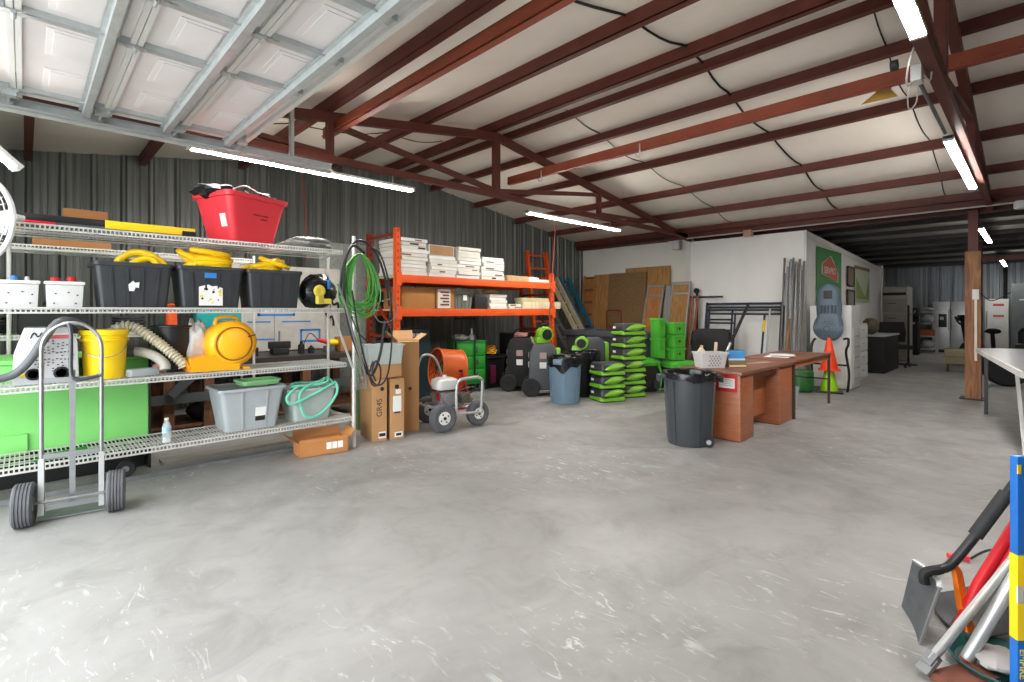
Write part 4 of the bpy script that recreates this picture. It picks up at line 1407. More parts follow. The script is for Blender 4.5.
# white packs stacked on the upper level
def packs(x0, x1, y, d, n, h, z, where, nm='white_carton', lab='white pack', grp='white flat packs on the orange rack', seed=0, m=None, cat='pack', shrink=.0):
    rn = random.Random(seed)
    first = None
    words_ = ['bottom', 'second', 'third', 'fourth', 'fifth', 'sixth', 'seventh', 'eighth', 'ninth', 'tenth']
    for k in range(n):
        wd = x1 - x0 - rn.uniform(0, .05)
        b = B().box((0, 0, h/2), (wd, d, h*.93), 0, .004)
        o = b.build(nm, m or rn.choice([offwhite, offwhite, white]), None, ((x0+x1)/2 + rn.uniform(-.02, .02), y + rn.uniform(-.02, .02), z + k*h), rn.uniform(-.03, .03), smooth=0)
        pos = 'topmost' if k == n-1 and n > 1 else (words_[k] + ('' if k == 0 else ' from the bottom'))
        tag(o, ('%s, %s of the %s' % (lab, pos, where)), cat, grp)
        if rn.random() < .45:
            B().box((rn.uniform(-.15, .15), -d/2-.002, h*.5), (rn.uniform(.05, .2), .004, h*rn.uniform(.25, .5)), 0).build('print', ink if rn.random() < .5 else brownm, o)
packs(3.99, 4.49, 6.82, .62, 10, .056, zu, 'stack beside the left rack post', seed=1)
packs(4.50, 5.05, 6.82, .62, 6, .055, zu, 'stack under the brown topped carton', seed=2)
packs(5.06, 5.56, 6.82, .62, 9, .057, zu, 'tall middle stack on the upper rack', seed=3)
packs(5.57, 6.10, 6.82, .62, 7, .055, zu, 'rightmost stack on the upper rack', seed=4)
o = B().box((0, 0, .085), (.49, .5, .17), 0, .004).build('carton', offwhite, None, (4.775, 6.80, zu+.334))
B().box((0, -.252, .085), (.46, .004, .15)).build('brown_face', mat('tan_card', '#a5805c', .8), o)
tag(o, 'wide carton with a brown face on top of a white stack on the orange rack', 'box')
o = B().box((0, 0, .05), (.55, .3, .1), 0, .012).build('torn_carton', tan, None, (6.45, 6.66, zu))
tag(o, 'low torn tan carton at the right end of the upper rack level', 'box')
o = B().box((0, 0, .03), (.62, .35, .055), 0, .006).build('white_board', offwhite, None, (7.02, 6.70, zu))
tag(o, 'white board lying at the far right end of the upper rack level', 'board')
o = B().box((0, 0, .02), (.3, .2, .04), .3, .006).build('folded_sheet', paper, None, (6.95, 6.68, zu+.06))
tag(o, 'small folded white sheet on the white board at the rack end', 'sheet')
# lower level
o = B().box((0, 0, .16), (.62, .5, .32), 0, .005).build('carton', mat('cardboard_gold', '#a9763f', .8, 0, .05), None, (4.36, 6.84, zl), R(1))
tag(o, 'large brown carton at the left of the lower rack level', 'box')
t = thing('printed_carton', 'white printed carton with brown side on the lower rack level', 'box', (4.87, 6.76, zl), R(3))
B().box((0, 0, .16), (.36, .36, .32), 0, .004).build('body', mat('cardboard_brown', '#a0703f', .8), t)
B().bb(-.17, .09, -.184, -.18, .01, .31).build('white_face', offwhite, t)
b = B()
for k in range(5):
    b.bb(-.12 + .05*(k % 2), .06, -.1875, -.184, .05+.05*k, .078+.05*k)
b.build('brown_print', mat('maroon_print', '#6b3527', .7), t)
t = tote(5.29, 6.80, zl, .42, .34, .29, mat('olive_grey_plastic', '#6e736c', .45), 'olive grey tote with latch on the lower rack level', name='storage_tote')
B().bb(-.22, .22, -.18, .18, .29, .315, .008).build('lid', mat('olive_grey_plastic', '', .4), t)
B().bb(-.03, .05, -.186, -.18, .14, .23).build('label', paper, t)
B().tube(smoothpts([(-.2, -.1, .318), (-.05, -.1, .37), (.05, -.1, .37), (.2, -.1, .318)], 6), .008, 6).build('strap', greydark, t)
o = B().box((0, 0, .1), (.26, .34, .2), 0, .01).build('dark_crate', blackm, None, (5.66, 6.80, zl))
tag(o, 'dark crate between the olive tote and the white packs on the lower rack', 'crate')
packs(5.84, 6.26, 6.8, .4, 5, .052, zl, 'small stack on the lower rack', seed=6, grp='white flat packs on the lower rack level')
o = B().lump((0, 0, .04), (.16, .13, .045), 95, .2, flat=.8).build('tan_cloth', tan, None, (6.02, 6.8, zl+.262))
tag(o, 'tan cloth lying on the small white stack on the lower rack', 'cloth')
packs(6.29, 6.70, 6.8, .4, 2, .045, zl, 'low stack at the lower rack right', seed=7, grp='white flat packs on the lower rack level')
o = B().box((0, 0, .07), (1.0, .22, .13), 0, .004).build('cream_board', palewood, None, (7.1, 6.62, zl), R(-3))
tag(o, 'long cream board sticking out past the right end of the lower rack', 'board')
o = B().box((0, 0, .035), (.85, .2, .07), 0, .004).build('cream_board', mat('pale_yellow_board', '#b5ad84', .7), None, (7.0, 6.64, zl+.137), R(-1))
tag(o, 'second cream board lying on top of the long cream board on the rack', 'board')
# sheet material seen through the end frame
t = thing('wrapped_pallet', 'film wrapped pallet load behind the left end of the orange rack', 'pallet', (3.66, 7.80, 0))
B().bb(-.5, .5, -.35, .35, 0, .13).build('pallet', benchwood, t)
B().bb(-.47, .47, -.33, .33, .13, 2.45, .02).build('wrapped_load', mat('grey_film', '#7f847f', .45, 0, .22, 20), t)
# under the rack
o = thing('teal_case', 'dark teal tool case with white print under the rack behind the tall carton', 'case', (4.42, 6.95, 0))
B().bb(-.28, .28, -.2, .2, 0, 1.12, .03).build('body', mat('dark_teal_case', '#0f2a30', .45), o)
b = B()
for k in range(5):
    b.bb(-.2+.07*k, -.2+.07*k+.045, -.204, -.2, 1.0, 1.05)
b.build('white_print', lettering, o)

# ------------------------------------------------------------------ machines on the floor under the rack
t = thing('drum_fan', 'big orange drum fan tilted on a red stand before the green trolley', 'fan', (4.46, 5.98, 0), 0)
ax = Vector((-.93, .22, .10)).normalized()
c0 = Vector((0, 0, .55))
b = B()
b.lathe([(.285, -.19), (.30, -.19), (.30, -.17), (.29, -.16), (.29, .16), (.30, .17), (.30, .19), (.285, .19), (.278, .16), (.278, -.16)], c0, 40, ax, caps=False)
b.build('drum', orangefan, t)
b = B()
u = ax.orthogonal().normalized(); v = ax.cross(u)
for rr_ in (.07, .14, .21, .27):
    b.tube([c0 + ax*.17 + u*(rr_*math.cos(2*PI*k/30)) + v*(rr_*math.sin(2*PI*k/30)) for k in range(30)], .0035, 5, True)
for k in range(10):
    a = 2*PI*k/10
    b.bar(c0+ax*.17, c0+ax*.17+u*(.28*math.cos(a))+v*(.28*math.sin(a)), .005, .005)
b.build('grille', blackm, t)
b = B().lathe([(.0, -.1), (.09, -.1), (.09, .06), (0, .06)], c0, 18, ax)
b.build('motor', greendark, t)
for k in range(5):
    a = 2*PI*k/5
    d = u*math.cos(a) + v*math.sin(a)
    e = ax.cross(d)
    B().hexa([c0+d*.08-e*.04, c0+d*.26-e*.08, c0+d*.26+e*.06+ax*.05, c0+d*.08+e*.03+ax*.05, c0+d*.08-e*.04+ax*.004, c0+d*.26-e*.08+ax*.004, c0+d*.26+e*.06+ax*.054, c0+d*.08+e*.03+ax*.054]).build('blade', greydark, t)
for s_ in (-1, 1):
    q = Vector((.06, -.02 + s_*.335, 0))
    pv = c0 + Vector((0, s_*.31, 0))
    B().tube([q + Vector((-.12, 0, .02)), pv, q + Vector((.14, 0, .02))], .016, 8).build('stand_leg', redbright, t)
    B().cyl(pv - Vector((0, s_*.03, 0)), pv + Vector((0, s_*.03, 0)), .02, n=10).build('pivot', blackm, t)
b = B().tube([(-.06, -.355, .02), (.2, -.355, .02), (.2, .315, .02), (-.06, .315, .02)], .016, 8, True)
b.build('stand_base', redbright, t)

t = thing('green_trolley', 'green steel tool trolley with black handle and clutter on top under the rack', 'trolley', (5.58, 6.95, 0), R(-12))
B().bb(-.28, .28, -.22, .22, .14, .86, .015).build('body', greendark, t)
b = B().bb(-.29, .29, -.23, .23, .86, .89, .006)
b.build('tray_top', greendark, t)
for z0 in (.2, .42, .64):
    d_ = B().bb(-.25, .25, -.232, -.22, z0, z0+.19, .006).build('drawer', mat('green_drawer', '#2a8f30', .4), t)
    B().bb(.1, .13, -.25, -.232, z0+.07, z0+.14).build('handle', steel, d_)
for s_ in (-1, 1):
    B().tube([(s_*.2-.15, -.25, .3), (s_*.2-.15, -.26, 1.28)], .014, 8).build('upright_tube', blackm, t)
B().tube([(-.35, -.26, 1.27), (.05, -.26, 1.27)], .014, 8).build('handle_bar', blackm, t)
for s_ in (-1, 1):
    for y in (-.16, .16):
        B().lathe([(.03, -.02), (.065, -.022), (.07, 0), (.065, .022), (.03, .02)], (s_*.23, y, .07), 18, (0, 1, 0)).build('wheel', tyregrey, t)
        B().bb(s_*.23-.03, s_*.23+.03, y-.026, y+.026, .1, .145).build('caster_fork', zincdark, t)
o = B().lump((0, 0, .045), (.15, .12, .05), 101, .25, flat=.85).build('fitting_heap', plasticwhite, None, (5.45, 6.95, .893))
tag(o, 'small heap of pale fittings on top of the green trolley', 'fittings')
o = B().lathe([(.05, 0), (.05, .07), (.02, .1), (.018, .2), (0, .2)], (0, 0, 0), 12).build('spray_nozzle', plasticwhite, None, (5.66, 6.88, .893))
tag(o, 'white spray nozzle standing on the green trolley', 'nozzle')

t = thing('black_tub', 'black bin heaped with a yellow cable under the rack right of the green trolley', 'bin', (6.16, 7.05, 0), R(0))
b = B()
b.loft([rr(.2, .2, .05, 0), rr(.235, .27, .05, .55), rr(.255, .3, .05, .56), rr(.255, .3, .05, .6), rr(.225, .26, .04, .6), rr(.19, .19, .04, .02)])
b.build('body', blackp, t)
B().bb(-.16, -.03, -.285, -.255, .1, .42).build('maroon_panel', curtainm, t)
pts = []
for k in range(30):
    a = k*1.0
    pts.append((.14*math.cos(a)*(1+.2*math.sin(k*1.7)), .13*math.sin(a)*(1+.2*math.cos(k*1.1)), .60 + .006*k + .01*math.sin(k*2.1)))
o = B().tube(smoothpts(pts, 5), .014, 7).build('yellow_cable', yelloworange, None, (6.16, 7.02, 0))
tag(o, 'coil of yellow cable on the black bin under the rack', 'cable')
o = B().lump((0, 0, .08), (.2, .16, .08), 105, .15, flat=.9).build('dark_sack', blackm, None, (6.95, 7.8, .0))
tag(o, 'dark sack on the floor behind the rack near the ribbed wall', 'sack')

# dark generator with cream wheels
t = thing('generator', 'black wheeled generator with one cream tyre beside the rack post', 'generator', (6.90, 7.0, 0), R(0))
B().bb(-.28, .28, -.22, .22, .28, .98, .03).build('body', blackm, t)
B().bb(-.26, .0, -.225, -.22, .72, .78).build('yellow_mark', mat('dull_yellow', '#6d6a1d', .6), t)
B().tube(smoothpts([(-.28, -.2, .95), (-.28, -.3, 1.06), (.28, -.3, 1.06), (.28, -.2, .95)], 6), .014, 8).build('handle', blackp, t)
B().bb(-.3, .3, -.24, .24, .23, .28).build('base_frame', blackp, t)
wl = B().lathe([(.1, -.06), (.19, -.07), (.225, -.05), (.235, 0), (.225, .05), (.19, .07), (.1, .06)], (0, 0, .235), 30, (1, .2, 0)).build('cream_tyre', mat('cream_rubber', '#8e8c78', .7), t)
wl.location = (-.32, -.3, 0)
B().cyl((-.05, -.01, .235), (.05, .01, .235), .1, n=16).build('hub', blackm, wl)
wl = B().lathe([(.1, -.06), (.19, -.07), (.225, -.05), (.235, 0), (.225, .05), (.19, .07), (.1, .06)], (0, 0, .235), 30, (1, .2, 0)).build('cream_tyre', mat('cream_rubber', '', .7), t)
wl.location = (.2, .32, 0)

def dehu(loc, rz, m, side, lab, h=.86, grip=True, name='dehumidifier'):
    t = thing(name, lab, 'dehumidifier', loc, rz)
    b = B()
    b.prism([(-.2, .1), (.2, .1), (.24, .2), (.22, h-.1), (.14, h), (-.16, h), (-.22, h-.14), (-.24, .24)], 'yz', -.2, .2, .02)
    b.build('body', m, t)
    B().bb(-.19, .19, .2, .285, .14, h-.08, .02).build('green_side', side, t)
    for s_ in (-1, 1):
        w_ = B().lathe([(.07, -.03), (.13, -.035), (.15, -.02), (.15, .02), (.13, .035), (.07, .03)], (s_*.22, -.2, .15), 28, (1, 0, 0)).build('wheel', rubber, t)
        B().lathe([(.0, -.02), (.115, -.022), (.115, .022), (0, .02)], (s_*.22, -.2, .15), 20, (1, 0, 0)).build('wheel_disc', tyregrey, w_)
        B().cyl((s_*.22-.04, -.2, .15), (s_*.22+.04, -.2, .15), .03, n=12).build('hub', blackm, w_)
    B().cyl((-.22, -.2, .15), (.22, -.2, .15), .012, n=8).build('axle', steel, t)
    if grip:
        B().tube(smoothpts([(-.17, -.1, h-.08), (-.17, -.18, h+.06), (0, -.2, h+.1), (.17, -.18, h+.06), (.17, -.1, h-.08)], 6), .014, 8).build('handle', mat('tan_grip', '#8f8170', .6), t)
    for zz, m_ in ((.46, paper), (.62, mat('pale_red_label', '#a98f88', .7))):
        B().bb(.2, .206, -.06, .05, zz, zz+.1).build('label', m_, t)
        B().bb(-.06, .06, -.247, -.235, zz, zz+.09).build('label', m_, t)
    for y in (-.14, .16):
        B().bb(-.12, .12, y-.02, y+.02, 0, .1).build('foot', blackm, t)
    return t
dehu((6.25, 5.72, 0), R(223), greydark, green, 'dark grey dehumidifier with a lime side and two wheels by the blue bin')
dehu((6.34, 6.34, 0), R(220), blackm, blackm, 'black dehumidifier standing left of the dark grey one, white label', .92, False)
t2 = dehu((7.45, 5.62, 0), R(223), greydark, green, 'dark dehumidifier with a lime panel partly hidden behind the tall green stack', .92, False)

# bins
def round_bin(name, lab, loc, r, h, m, rz=0, wheels=False, liner=True, drape=.16, ha=0.):
    t = thing(name, lab, 'bin', loc, rz)
    f = .84
    b = B()
    b.lathe([(r*f, 0), (r*f+.004, .01), (r*.985, h-.06), (r*1.05, h-.055), (r*1.06, h-.03), (r*1.07, h-.028), (r*1.07, h), (r*1.0, h), (r*.97, h-.05), (r*f*.97, .02), (0, .02)], (0, 0, 0), 44)
    b.build('body', m, t)
    for a in range(15, 375, 60):
        ca, sa = math.cos(R(a)), math.sin(R(a))
        B().bar((ca*(r*f+.004), sa*(r*f+.004), .03), (ca*(r*.985+.004), sa*(r*.985+.004), h-.08), .05, .016, (ca, sa, 0)).build('rib', m, t)
    for s_ in (-1, 1):
        b = B()
        hr = Matrix.Rotation(ha, 3, 'Z')
        b.box(hr @ Vector((s_*r*1.13, 0, h-.035)), (.09, .14, .03), ha, .008)
        b.box(hr @ Vector((s_*r*1.26, 0, h-.06)), (.025, .14, .07), ha, .008)
        b.build('handle', m, t)
    if liner:
        rn = random.Random(int(r*1000)+len(lab))
        n = 44
        rings = []
        for q, (rad, z_) in enumerate(((1.03, -drape), (1.08, -.05), (1.085, .004), (1.05, .016), (.95, .004), (.9, -.1), (.8, -.22))):
            ring = []
            for k in range(n):
                a = 2*PI*k/n
                jag = drape*(.3*math.sin(a*3+1) + .2*math.sin(a*7)) if q == 0 else .006*math.sin(a*9+q)
                rd = r*rad + (.006*math.sin(a*11+q*2))
                if q == 0:
                    rd = max(rd, r*1.0 + .008)
                ring.append((rd*math.cos(a), rd*math.sin(a), h + z_ + jag))
            rings.append(ring)
        B().loft(rings, caps=False).build('liner', bagfilm, t)
    if wheels:
        for s_ in (-1, 1):
            wl = B().lathe([(.02, -.02), (.05, -.022), (.055, -.012), (.055, .012), (.05, .022), (.02, .02)], (0, 0, 0), 22, (1, 0, 0)).build('wheel', rubber, t)
            wl.location = (s_*.15, -r*f+.035, .057)
            B().cyl((-.026, 0, 0), (.026, 0, 0), .024, n=14).build('wheel_hub', greyplastic, wl)
        B().box((0, -r*f+.03, .06), (.24, .05, .07), 0, .01).build('axle_housing', m, t)
    return t
round_bin('round_bin', 'blue grey round bin with a black liner folded over its rim', (5.98, 5.02, 0), .255, .70, bluegrey, R(20))
round_bin('round_bin', 'black round bin behind the blue grey one, loaded with a lime blower', (6.68, 5.24, 0), .28, .72, blackp, R(10))
round_bin('wheeled_bin', 'dark grey wheeled bin with black liner in front of the desk', (5.09, 2.555, 0), .255, .745, charcoal, R(30), True, True, .055, R(-78))

# ------------------------------------------------------------------ low-profile air movers
def make_blower(loc, rz, lab, grp=None):
    t = thing('stackable_air_mover', lab, 'air mover', loc, rz, grp)
    b = B()
    b.loft([[(p[0], p[1], p[2]) for p in rr(.218, .208, .05, z_)] for z_ in (.0, .018)])
    b.build('base', blackp, t)
    # lime skirt with a wavy upper edge
    b = B()
    n = 60
    r0, r1, r2 = [], [], []
    base_ring = rr(.222, .212, .06, 0, 14)
    for k, p in enumerate(base_ring):
        a = math.atan2(p[1], p[0])
        up = .078 + .03*math.sin(a*4 + .6)
        r0.append((p[0], p[1], .016))
        r1.append((p[0]*1.02, p[1]*1.02, .03))
        r2.append((p[0]*.985, p[1]*.985, up))
    b.loft([r0, r1, r2])
    b.build('skirt', green, t)
    b = B()
    b.loft([rr(.20, .19, .06, .03), rr(.208, .198, .06, .07), rr(.208, .198, .06, .15), rr(.19, .18, .06, .19), rr(.175, .165, .06, .195)])
    b.build('body', charcoal2, t)
    # swept lime fin on the -Y and -X sides
    for side in (0,):
        pts_lo, pts_hi = [], []
        n = 14
        for k in range(n + 1):
            u = k / n
            x = -.165 + .37*u
            mid = .10 + .055*u
            th = .058*math.sin(PI*min(1, u*1.02))**.7 + .003
            pts_lo.append((x, mid - th*.9))
            pts_hi.append((x, mid + th))
        for seg in range(1):
            b = B()
            ringA = [(x, -.195, z_) for x, z_ in pts_lo] + [(x, -.195, z_) for x, z_ in pts_hi[::-1]]
            ringB = [(x, -.228, z_) for x, z_ in [(q[0], .6*q[1] + .4*p[1]) for q, p in zip(pts_lo, pts_hi)]] + [(x, -.226, z_) for x, z_ in [(p[0], .6*p[1] + .4*q[1]) for q, p in zip(pts_lo, pts_hi)][::-1]]
            if side:
                ringA = [(y, -x, z_) for x, y, z_ in ringA]
                ringB = [(y, -x, z_) for x, y, z_ in ringB]
            b.loft([ringA, ringB])
            b.build('fin', green, t)
        B().bb(-.214, -.206, .05, .13, .11, .145).build('label', paper, t)
    return t
HB = .2
B0 = make_blower((6.60, 4.68, 0), R(-24), 'lime and black air mover at the bottom of the short stack', 'stackable air movers')
names = ['second of the three in the short stack', 'topmost of the short stack']
for k, nm in enumerate(names):
    place(B0, (6.60, 4.68, HB*(k+1)), R(-24+2*(k % 2)), 'lime and black air mover, ' + nm)
nm6 = ['bottom', 'second from the bottom', 'third from the bottom', 'fourth from the bottom', 'second from the top', 'topmost']
for k in range(6):
    place(B0, (7.20, 4.68, HB*k), R(-24 - 2*(k % 2)), 'lime and black air mover, %s of the tall stack of six' % nm6[k])
# loose lime snail blowers on the bins
def snail(loc, rz, lab, m=green, s=1., name='small_blower'):
    t = thing(name, lab, 'air mover', loc, rz)
    b = B()
    rings = []
    for y, q in ((-.1, .6), (-.09, .9), (-.06, 1), (.06, 1), (.09, .9), (.1, .6)):
        rings.append([(.135*s*q*math.cos(2*PI*k/24), y*s, .14*s + .135*s*q*math.sin(2*PI*k/24)) for k in range(24)])
    b.loft(rings)
    b.build('housing', m, t)
    B().taper((-.1*s, 0, 0), (.2*s, .2*s), (.14*s, .18*s), .1*s, .01).build('outlet', m, t)
    B().lathe([(.09*s, 0), (.09*s, .008), (.02, .012), (0, .012)], (0, -.1*s, .14*s), 20, (0, -1, 0)).build('intake_grille', blackm, t)
    B().tube(smoothpts([(-.07*s, 0, .25*s), (-.03*s, 0, .31*s), (.05*s, 0, .31*s), (.09*s, 0, .24*s)], 6), .012, 8).build('handle', blackm, t)
    return t
snail((6.68, 5.24, .745), R(-60), 'lime blower lying on the black bin behind the blue grey bin', s=.85)
snail((6.30, 5.74, .865), R(-20), 'lime blower on top of the dark grey dehumidifier')
o = B().tube(smoothpts([(.12*math.cos(k*.9)*(1+.2*math.sin(k)), .1*math.sin(k*.9), .02+.004*k) for k in range(18)], 5), .009, 6).build('pink_rope', pinkm, None, (6.34, 6.34, .922))
tag(o, 'pinkish cord lying on the black dehumidifier', 'cord')

# ------------------------------------------------------------------ big grey tank, green crates
t = thing('grey_tank', 'long dark grey plastic tank with a thick rim behind the green stacks', 'tank', (8.85, 6.0, 0), R(-4))
b = B()
b.loft([rr(.4, .95, .08, .02), rr(.5, 1.06, .08, .88), rr(.56, 1.12, .08, .9), rr(.56, 1.12, .08, .99), rr(.48, 1.04, .07, .99), rr(.38, .93, .07, .06)])
b.build('body', greydark, t)
for y in (-.6, 0, .6):
    B().bb(-.50, -.43, y-.05, y+.05, .1, .88, .01).build('rib', greydark, t)
B().bb(-.4, .4, -.9, .9, 0, .03).build('skid', blackm, t)
def crate_box(loc, rz, lab, grp, m=greenbright, s=(.27, .27, .215)):
    t = thing('green_crate', lab, 'crate', loc, rz, grp)
    w_, d, h = s
    b = B()
    b.bb(-w_/2, w_/2, -d/2, d/2, 0, h-.02, .012)
    b.build('body', m, t)
    B().bb(-w_/2-.012, w_/2+.012, -d/2-.012, d/2+.012, h-.045, h-.004, .008).build('rim', m, t)
    b = B()
    for k in (-.36, -.12, .12, .36):
        b.bb(w_*k-.012, w_*k+.012, -d/2-.01, -d/2, .015, h-.05)
        b.bb(-w_/2-.01, -w_/2, d*k-.012, d*k+.012, .015, h-.05)
    b.build('rib', m, t)
    B().bb(-.05, .05, -d/2-.008, -d/2-.001, h*.4, h*.6).build('grip_hole', blackm, t)
    return t
c0 = crate_box((8.12, 4.36, .557), R(-20), 'bright green crate, lowest of the upright green stack behind the desk', 'stacked green crates')
place(c0, (8.12, 4.36, .557+.217), R(-20), 'bright green crate in the middle of the upright green stack behind the desk')
place(c0, (8.12, 4.36, .557+.434), R(-20), 'bright green crate at the top of the upright green stack behind the desk')
c1 = crate_box((7.86, 4.52, .597), R(-20), 'narrow green crate, lower of two left of the upright green stack', 'narrow green crates', greenbright, (.13, .22, .34))
place(c1, (7.86, 4.52, .597+.342), R(-20), 'narrow green crate, upper of two left of the upright green stack')
def scrubber(loc, rz, lab, h=.5):
    t = thing('air_scrubber', lab, 'machine', loc, rz)
    B().bb(-.24, .24, -.2, .2, .05, h-.1, .03).build('body', blackm, t)
    B().loft([rr(.25, .21, .05, h-.12), rr(.26, .22, .05, h-.06), rr(.2, .16, .05, h-.005)]).build('green_hood', greenbright, t)
    for s_ in (-1, 1):
        B().tube(smoothpts([(s_*.2, -.22, .02), (s_*.23, -.24, .3), (s_*.16, -.22, h-.06)], 6), .02, 8).build('green_frame', greenbright, t)
        B().lathe([(.0, -.03), (.08, -.03), (.09, 0), (.08, .03), (0, .03)], (s_*.15, -.215, .14), 18, (0, 1, 0)).build('wheel', rubber, t)
    for k in range(3):
        B().cyl((0, -.2, .15+.0*k), (0, -.206, .15), .07-.02*k, n=18).build('fan_ring', tyregrey if k % 2 else blackp, t)
    B().bb(-.2, .2, -.15, .15, 0, .05).build('foot', blackm, t)
    return t
scrubber((8.17, 4.30, 0), R(-20), 'black machine with a bright green hood below the upright green stack', .55)
scrubber((7.78, 4.78, 0), R(-24), 'black machine with a green hood right of the tall air mover stack', .58)


# ------------------------------------------------------------------ ladders
def ladder(name, lab, base, top, w_, wdir, m, rungs, rail=(.03, .075), rm=None):
    base, top, wd = Vector(base), Vector(top), Vector(wdir).normalized()*(w_/2)
    c = base
    t = thing(name, lab, 'ladder', base)
    d = top - base
    nrm = d.cross(wd).normalized()
    for s_ in (-1, 1):
        B().bar(wd*s_, d + wd*s_, rail[0], rail[1], nrm).build('rail', m, t)
        B().bar(wd*s_ + d.normalized()*-.005, wd*s_ + d.normalized()*.05, rail[0]+.012, rail[1]+.012, nrm).build('foot', blackm, t)
    for k in range(rungs):
        q = d * ((k + .7)/rungs)
        B().bar(q - wd, q + wd, .03, .035, nrm).build('rung', rm or m, t)
    return t
ladder('step_ladder', 'orange fibreglass ladder standing behind the right end of the orange rack', (8.55, 7.7, .02), (8.72, 8.2, 2.80), .58, (1, -.1, 0), orange, 9, (.07, .09))
ladder('extension_ladder', 'cream weathered ladder leaning left of the blue ladder', (9.72, 7.12, .02), (9.48, 8.36, 2.24), .24, (1, 0, 0), palewood, 8, (.07, .09))
ladder('fibreglass_ladder', 'blue fibreglass ladder leaning on the ribbed wall by the plywood', (10.12, 7.2, .02), (9.90, 8.36, 2.26), .36, (1, 0, 0), bluepaint, 8, (.05, .09))
ladder('short_ladder', 'dark short ladder leaning behind the cream ladder by the rack end', (9.22, 7.2, .02), (9.15, 8.38, 1.7), .24, (1, 0, 0), zincdark, 6)
o = B().tube(smoothpts([(7.35, 6.42, 3.06), (7.3, 6.4, 2.6), (7.18, 6.36, 1.9), (7.06, 6.3, 1.3), (7.0, 6.25, .95)], 8), .011, 7).build('red_hose', mat('dull_red_hose', '#85362e', .5))
tag(o, 'thin red hose hanging from the roof beam before the right end of the rack', 'hose')
o = B().tube(smoothpts([(2.99, 7.6, 3.5), (2.98, 7.5, 3.0), (2.98, 7.4, 2.1)], 8), .01, 6).build('red_hose', mat('dull_red_hose', '#85362e', .5))
tag(o, 'red hose dropping from the roof behind the folded mesh tarp', 'hose')

# ------------------------------------------------------------------ sheets leaning on the back wall
def sheet(name, lab, y0, y1, h, foot, m, th=.018, cat='sheet', top=0.):
    """a panel whose foot stands at X = 10.8 - foot, leaning back towards the wall."""
    t = thing(name, lab, cat, (10.79 - foot, (y0+y1)/2, .004))
    w_ = abs(y1 - y0)
    a = math.asin(min(.6, (foot - .03 - top)/h))
    d = Vector((math.sin(a), 0, math.cos(a)))
    n = Vector((-math.cos(a), 0, math.sin(a))) * th
    p = [Vector((0, -w_/2, 0)), Vector((0, w_/2, 0))]
    q = [v_ + d*h for v_ in p]
    return t, p, q, n, d
def panel(name, lab, y0, y1, h, foot, m, th=.018, top=0.):
    t, p, q, n, d = sheet(name, lab, y0, y1, h, foot, m, th, 'plywood', top)
    B().hexa([p[0], p[1], p[1]+n, p[0]+n, q[0], q[1], q[1]+n, q[0]+n]).build('panel', m, t, smooth=0)
    return t
panel('plywood_sheet', 'plywood sheet with the highest top edge behind the strand board', 5.84, 7.05, 2.45, .16, plywood, top=.02)
panel('plywood_sheet', 'narrow plywood sheet between the slatted boards and the strand board', 7.40, 7.92, 2.34, .30, plywood, top=.06)
panel('strand_board', 'brown strand board sheet leaning between the plywood sheets', 6.40, 7.46, 2.34, .36, osb, top=.13)
t, p, q, n, d = sheet('slatted_shelf', 'brown slatted panel standing beside the blue ladder', 7.93, 8.32, 2.33, .30, plyred, .03, 'panel', .06)
for s_ in (0, 1):
    y = (p[0].y, p[1].y - .05)[s_]
    v0, v1 = Vector((0, y, 0)), Vector((0, y+.05, 0))
    B().hexa([v0, v1, v1+n, v0+n, v0+d*2.33, v1+d*2.33, v1+d*2.33+n, v0+d*2.33+n]).build('side_rail', plywood, t)
v0, v1 = Vector((0, p[0].y, 0)) - n*.02, Vector((0, p[1].y, 0)) - n*.02
B().hexa([v0+n*.1, v1+n*.1, v1+n*.25, v0+n*.25, v0+d*2.3+n*.1, v1+d*2.3+n*.1, v1+d*2.3+n*.25, v0+d*2.3+n*.25]).build('gap_shade_board', brownm, t)  # added behind the slats; its brown stands for shade in the gaps
for k in range(7):
    v0, v1 = Vector((0, p[0].y+.05, 0)) + d*(.06+.32*k), Vector((0, p[1].y-.05, 0)) + d*(.06+.32*k)
    B().hexa([v0, v1, v1+n*.7, v0+n*.7, v0+d*.26, v1+d*.26, v1+d*.26+n*.7, v0+d*.26+n*.7]).build('slat', plyred, t)
def framed(name, lab, y0, y1, h, foot, core, tilt, brace=True):
    t, p, q, n, d = sheet(name, lab, y0, y1, h, foot, core, .03, 'panel', .2)
    sk = Vector((0, tilt, 0))
    q = [v_ + sk for v_ in q]
    e = (p[1]-p[0]).normalized()*.035
    B().hexa([p[0]+e, p[1]-e, p[1]-e+n*.5, p[0]+e+n*.5, q[0]+e, q[1]-e, q[1]-e+n*.5, q[0]+e+n*.5]).build('core_panel', core, t, smooth=0)
    for a, c in ((p[0], q[0]), (p[1], q[1])):
        s_ = 1 if a is p[0] else -1
        B().hexa([a, a+e*s_, a+e*s_+n, a+n, c, c+e*s_, c+e*s_+n, c+n]).build('frame_rail', alu, t)
    for f in (.0, .86, .97):
        a, c = p[0].lerp(q[0], f), p[1].lerp(q[1], f)
        u = d*.045
        B().hexa([a, c, c+n, a+n, a+u, c+u, c+u+n, a+n+u]).build('frame_bar', alu, t)
    return t
framed('walk_board', 'aluminium framed red-brown board leaning in front of the strand board', 5.98, 6.42, 2.04, .62, plyred, -.10)
framed('walk_board', 'aluminium framed pale board leaning nearest the white post', 5.30, 5.76, 2.07, .55, plywood, -.05)
o = B()
for k in range(4):
    o.bar((10.3-.03*k, 5.80+.03*k, .004), (10.62-.02*k, 5.765+.025*k, 1.98), .024, .022)
o = o.build('frame_rails', alu)
o.name = 'frame_rail_bundle'
tag(o, 'bundle of bare aluminium rails standing between the two framed boards', 'rails')
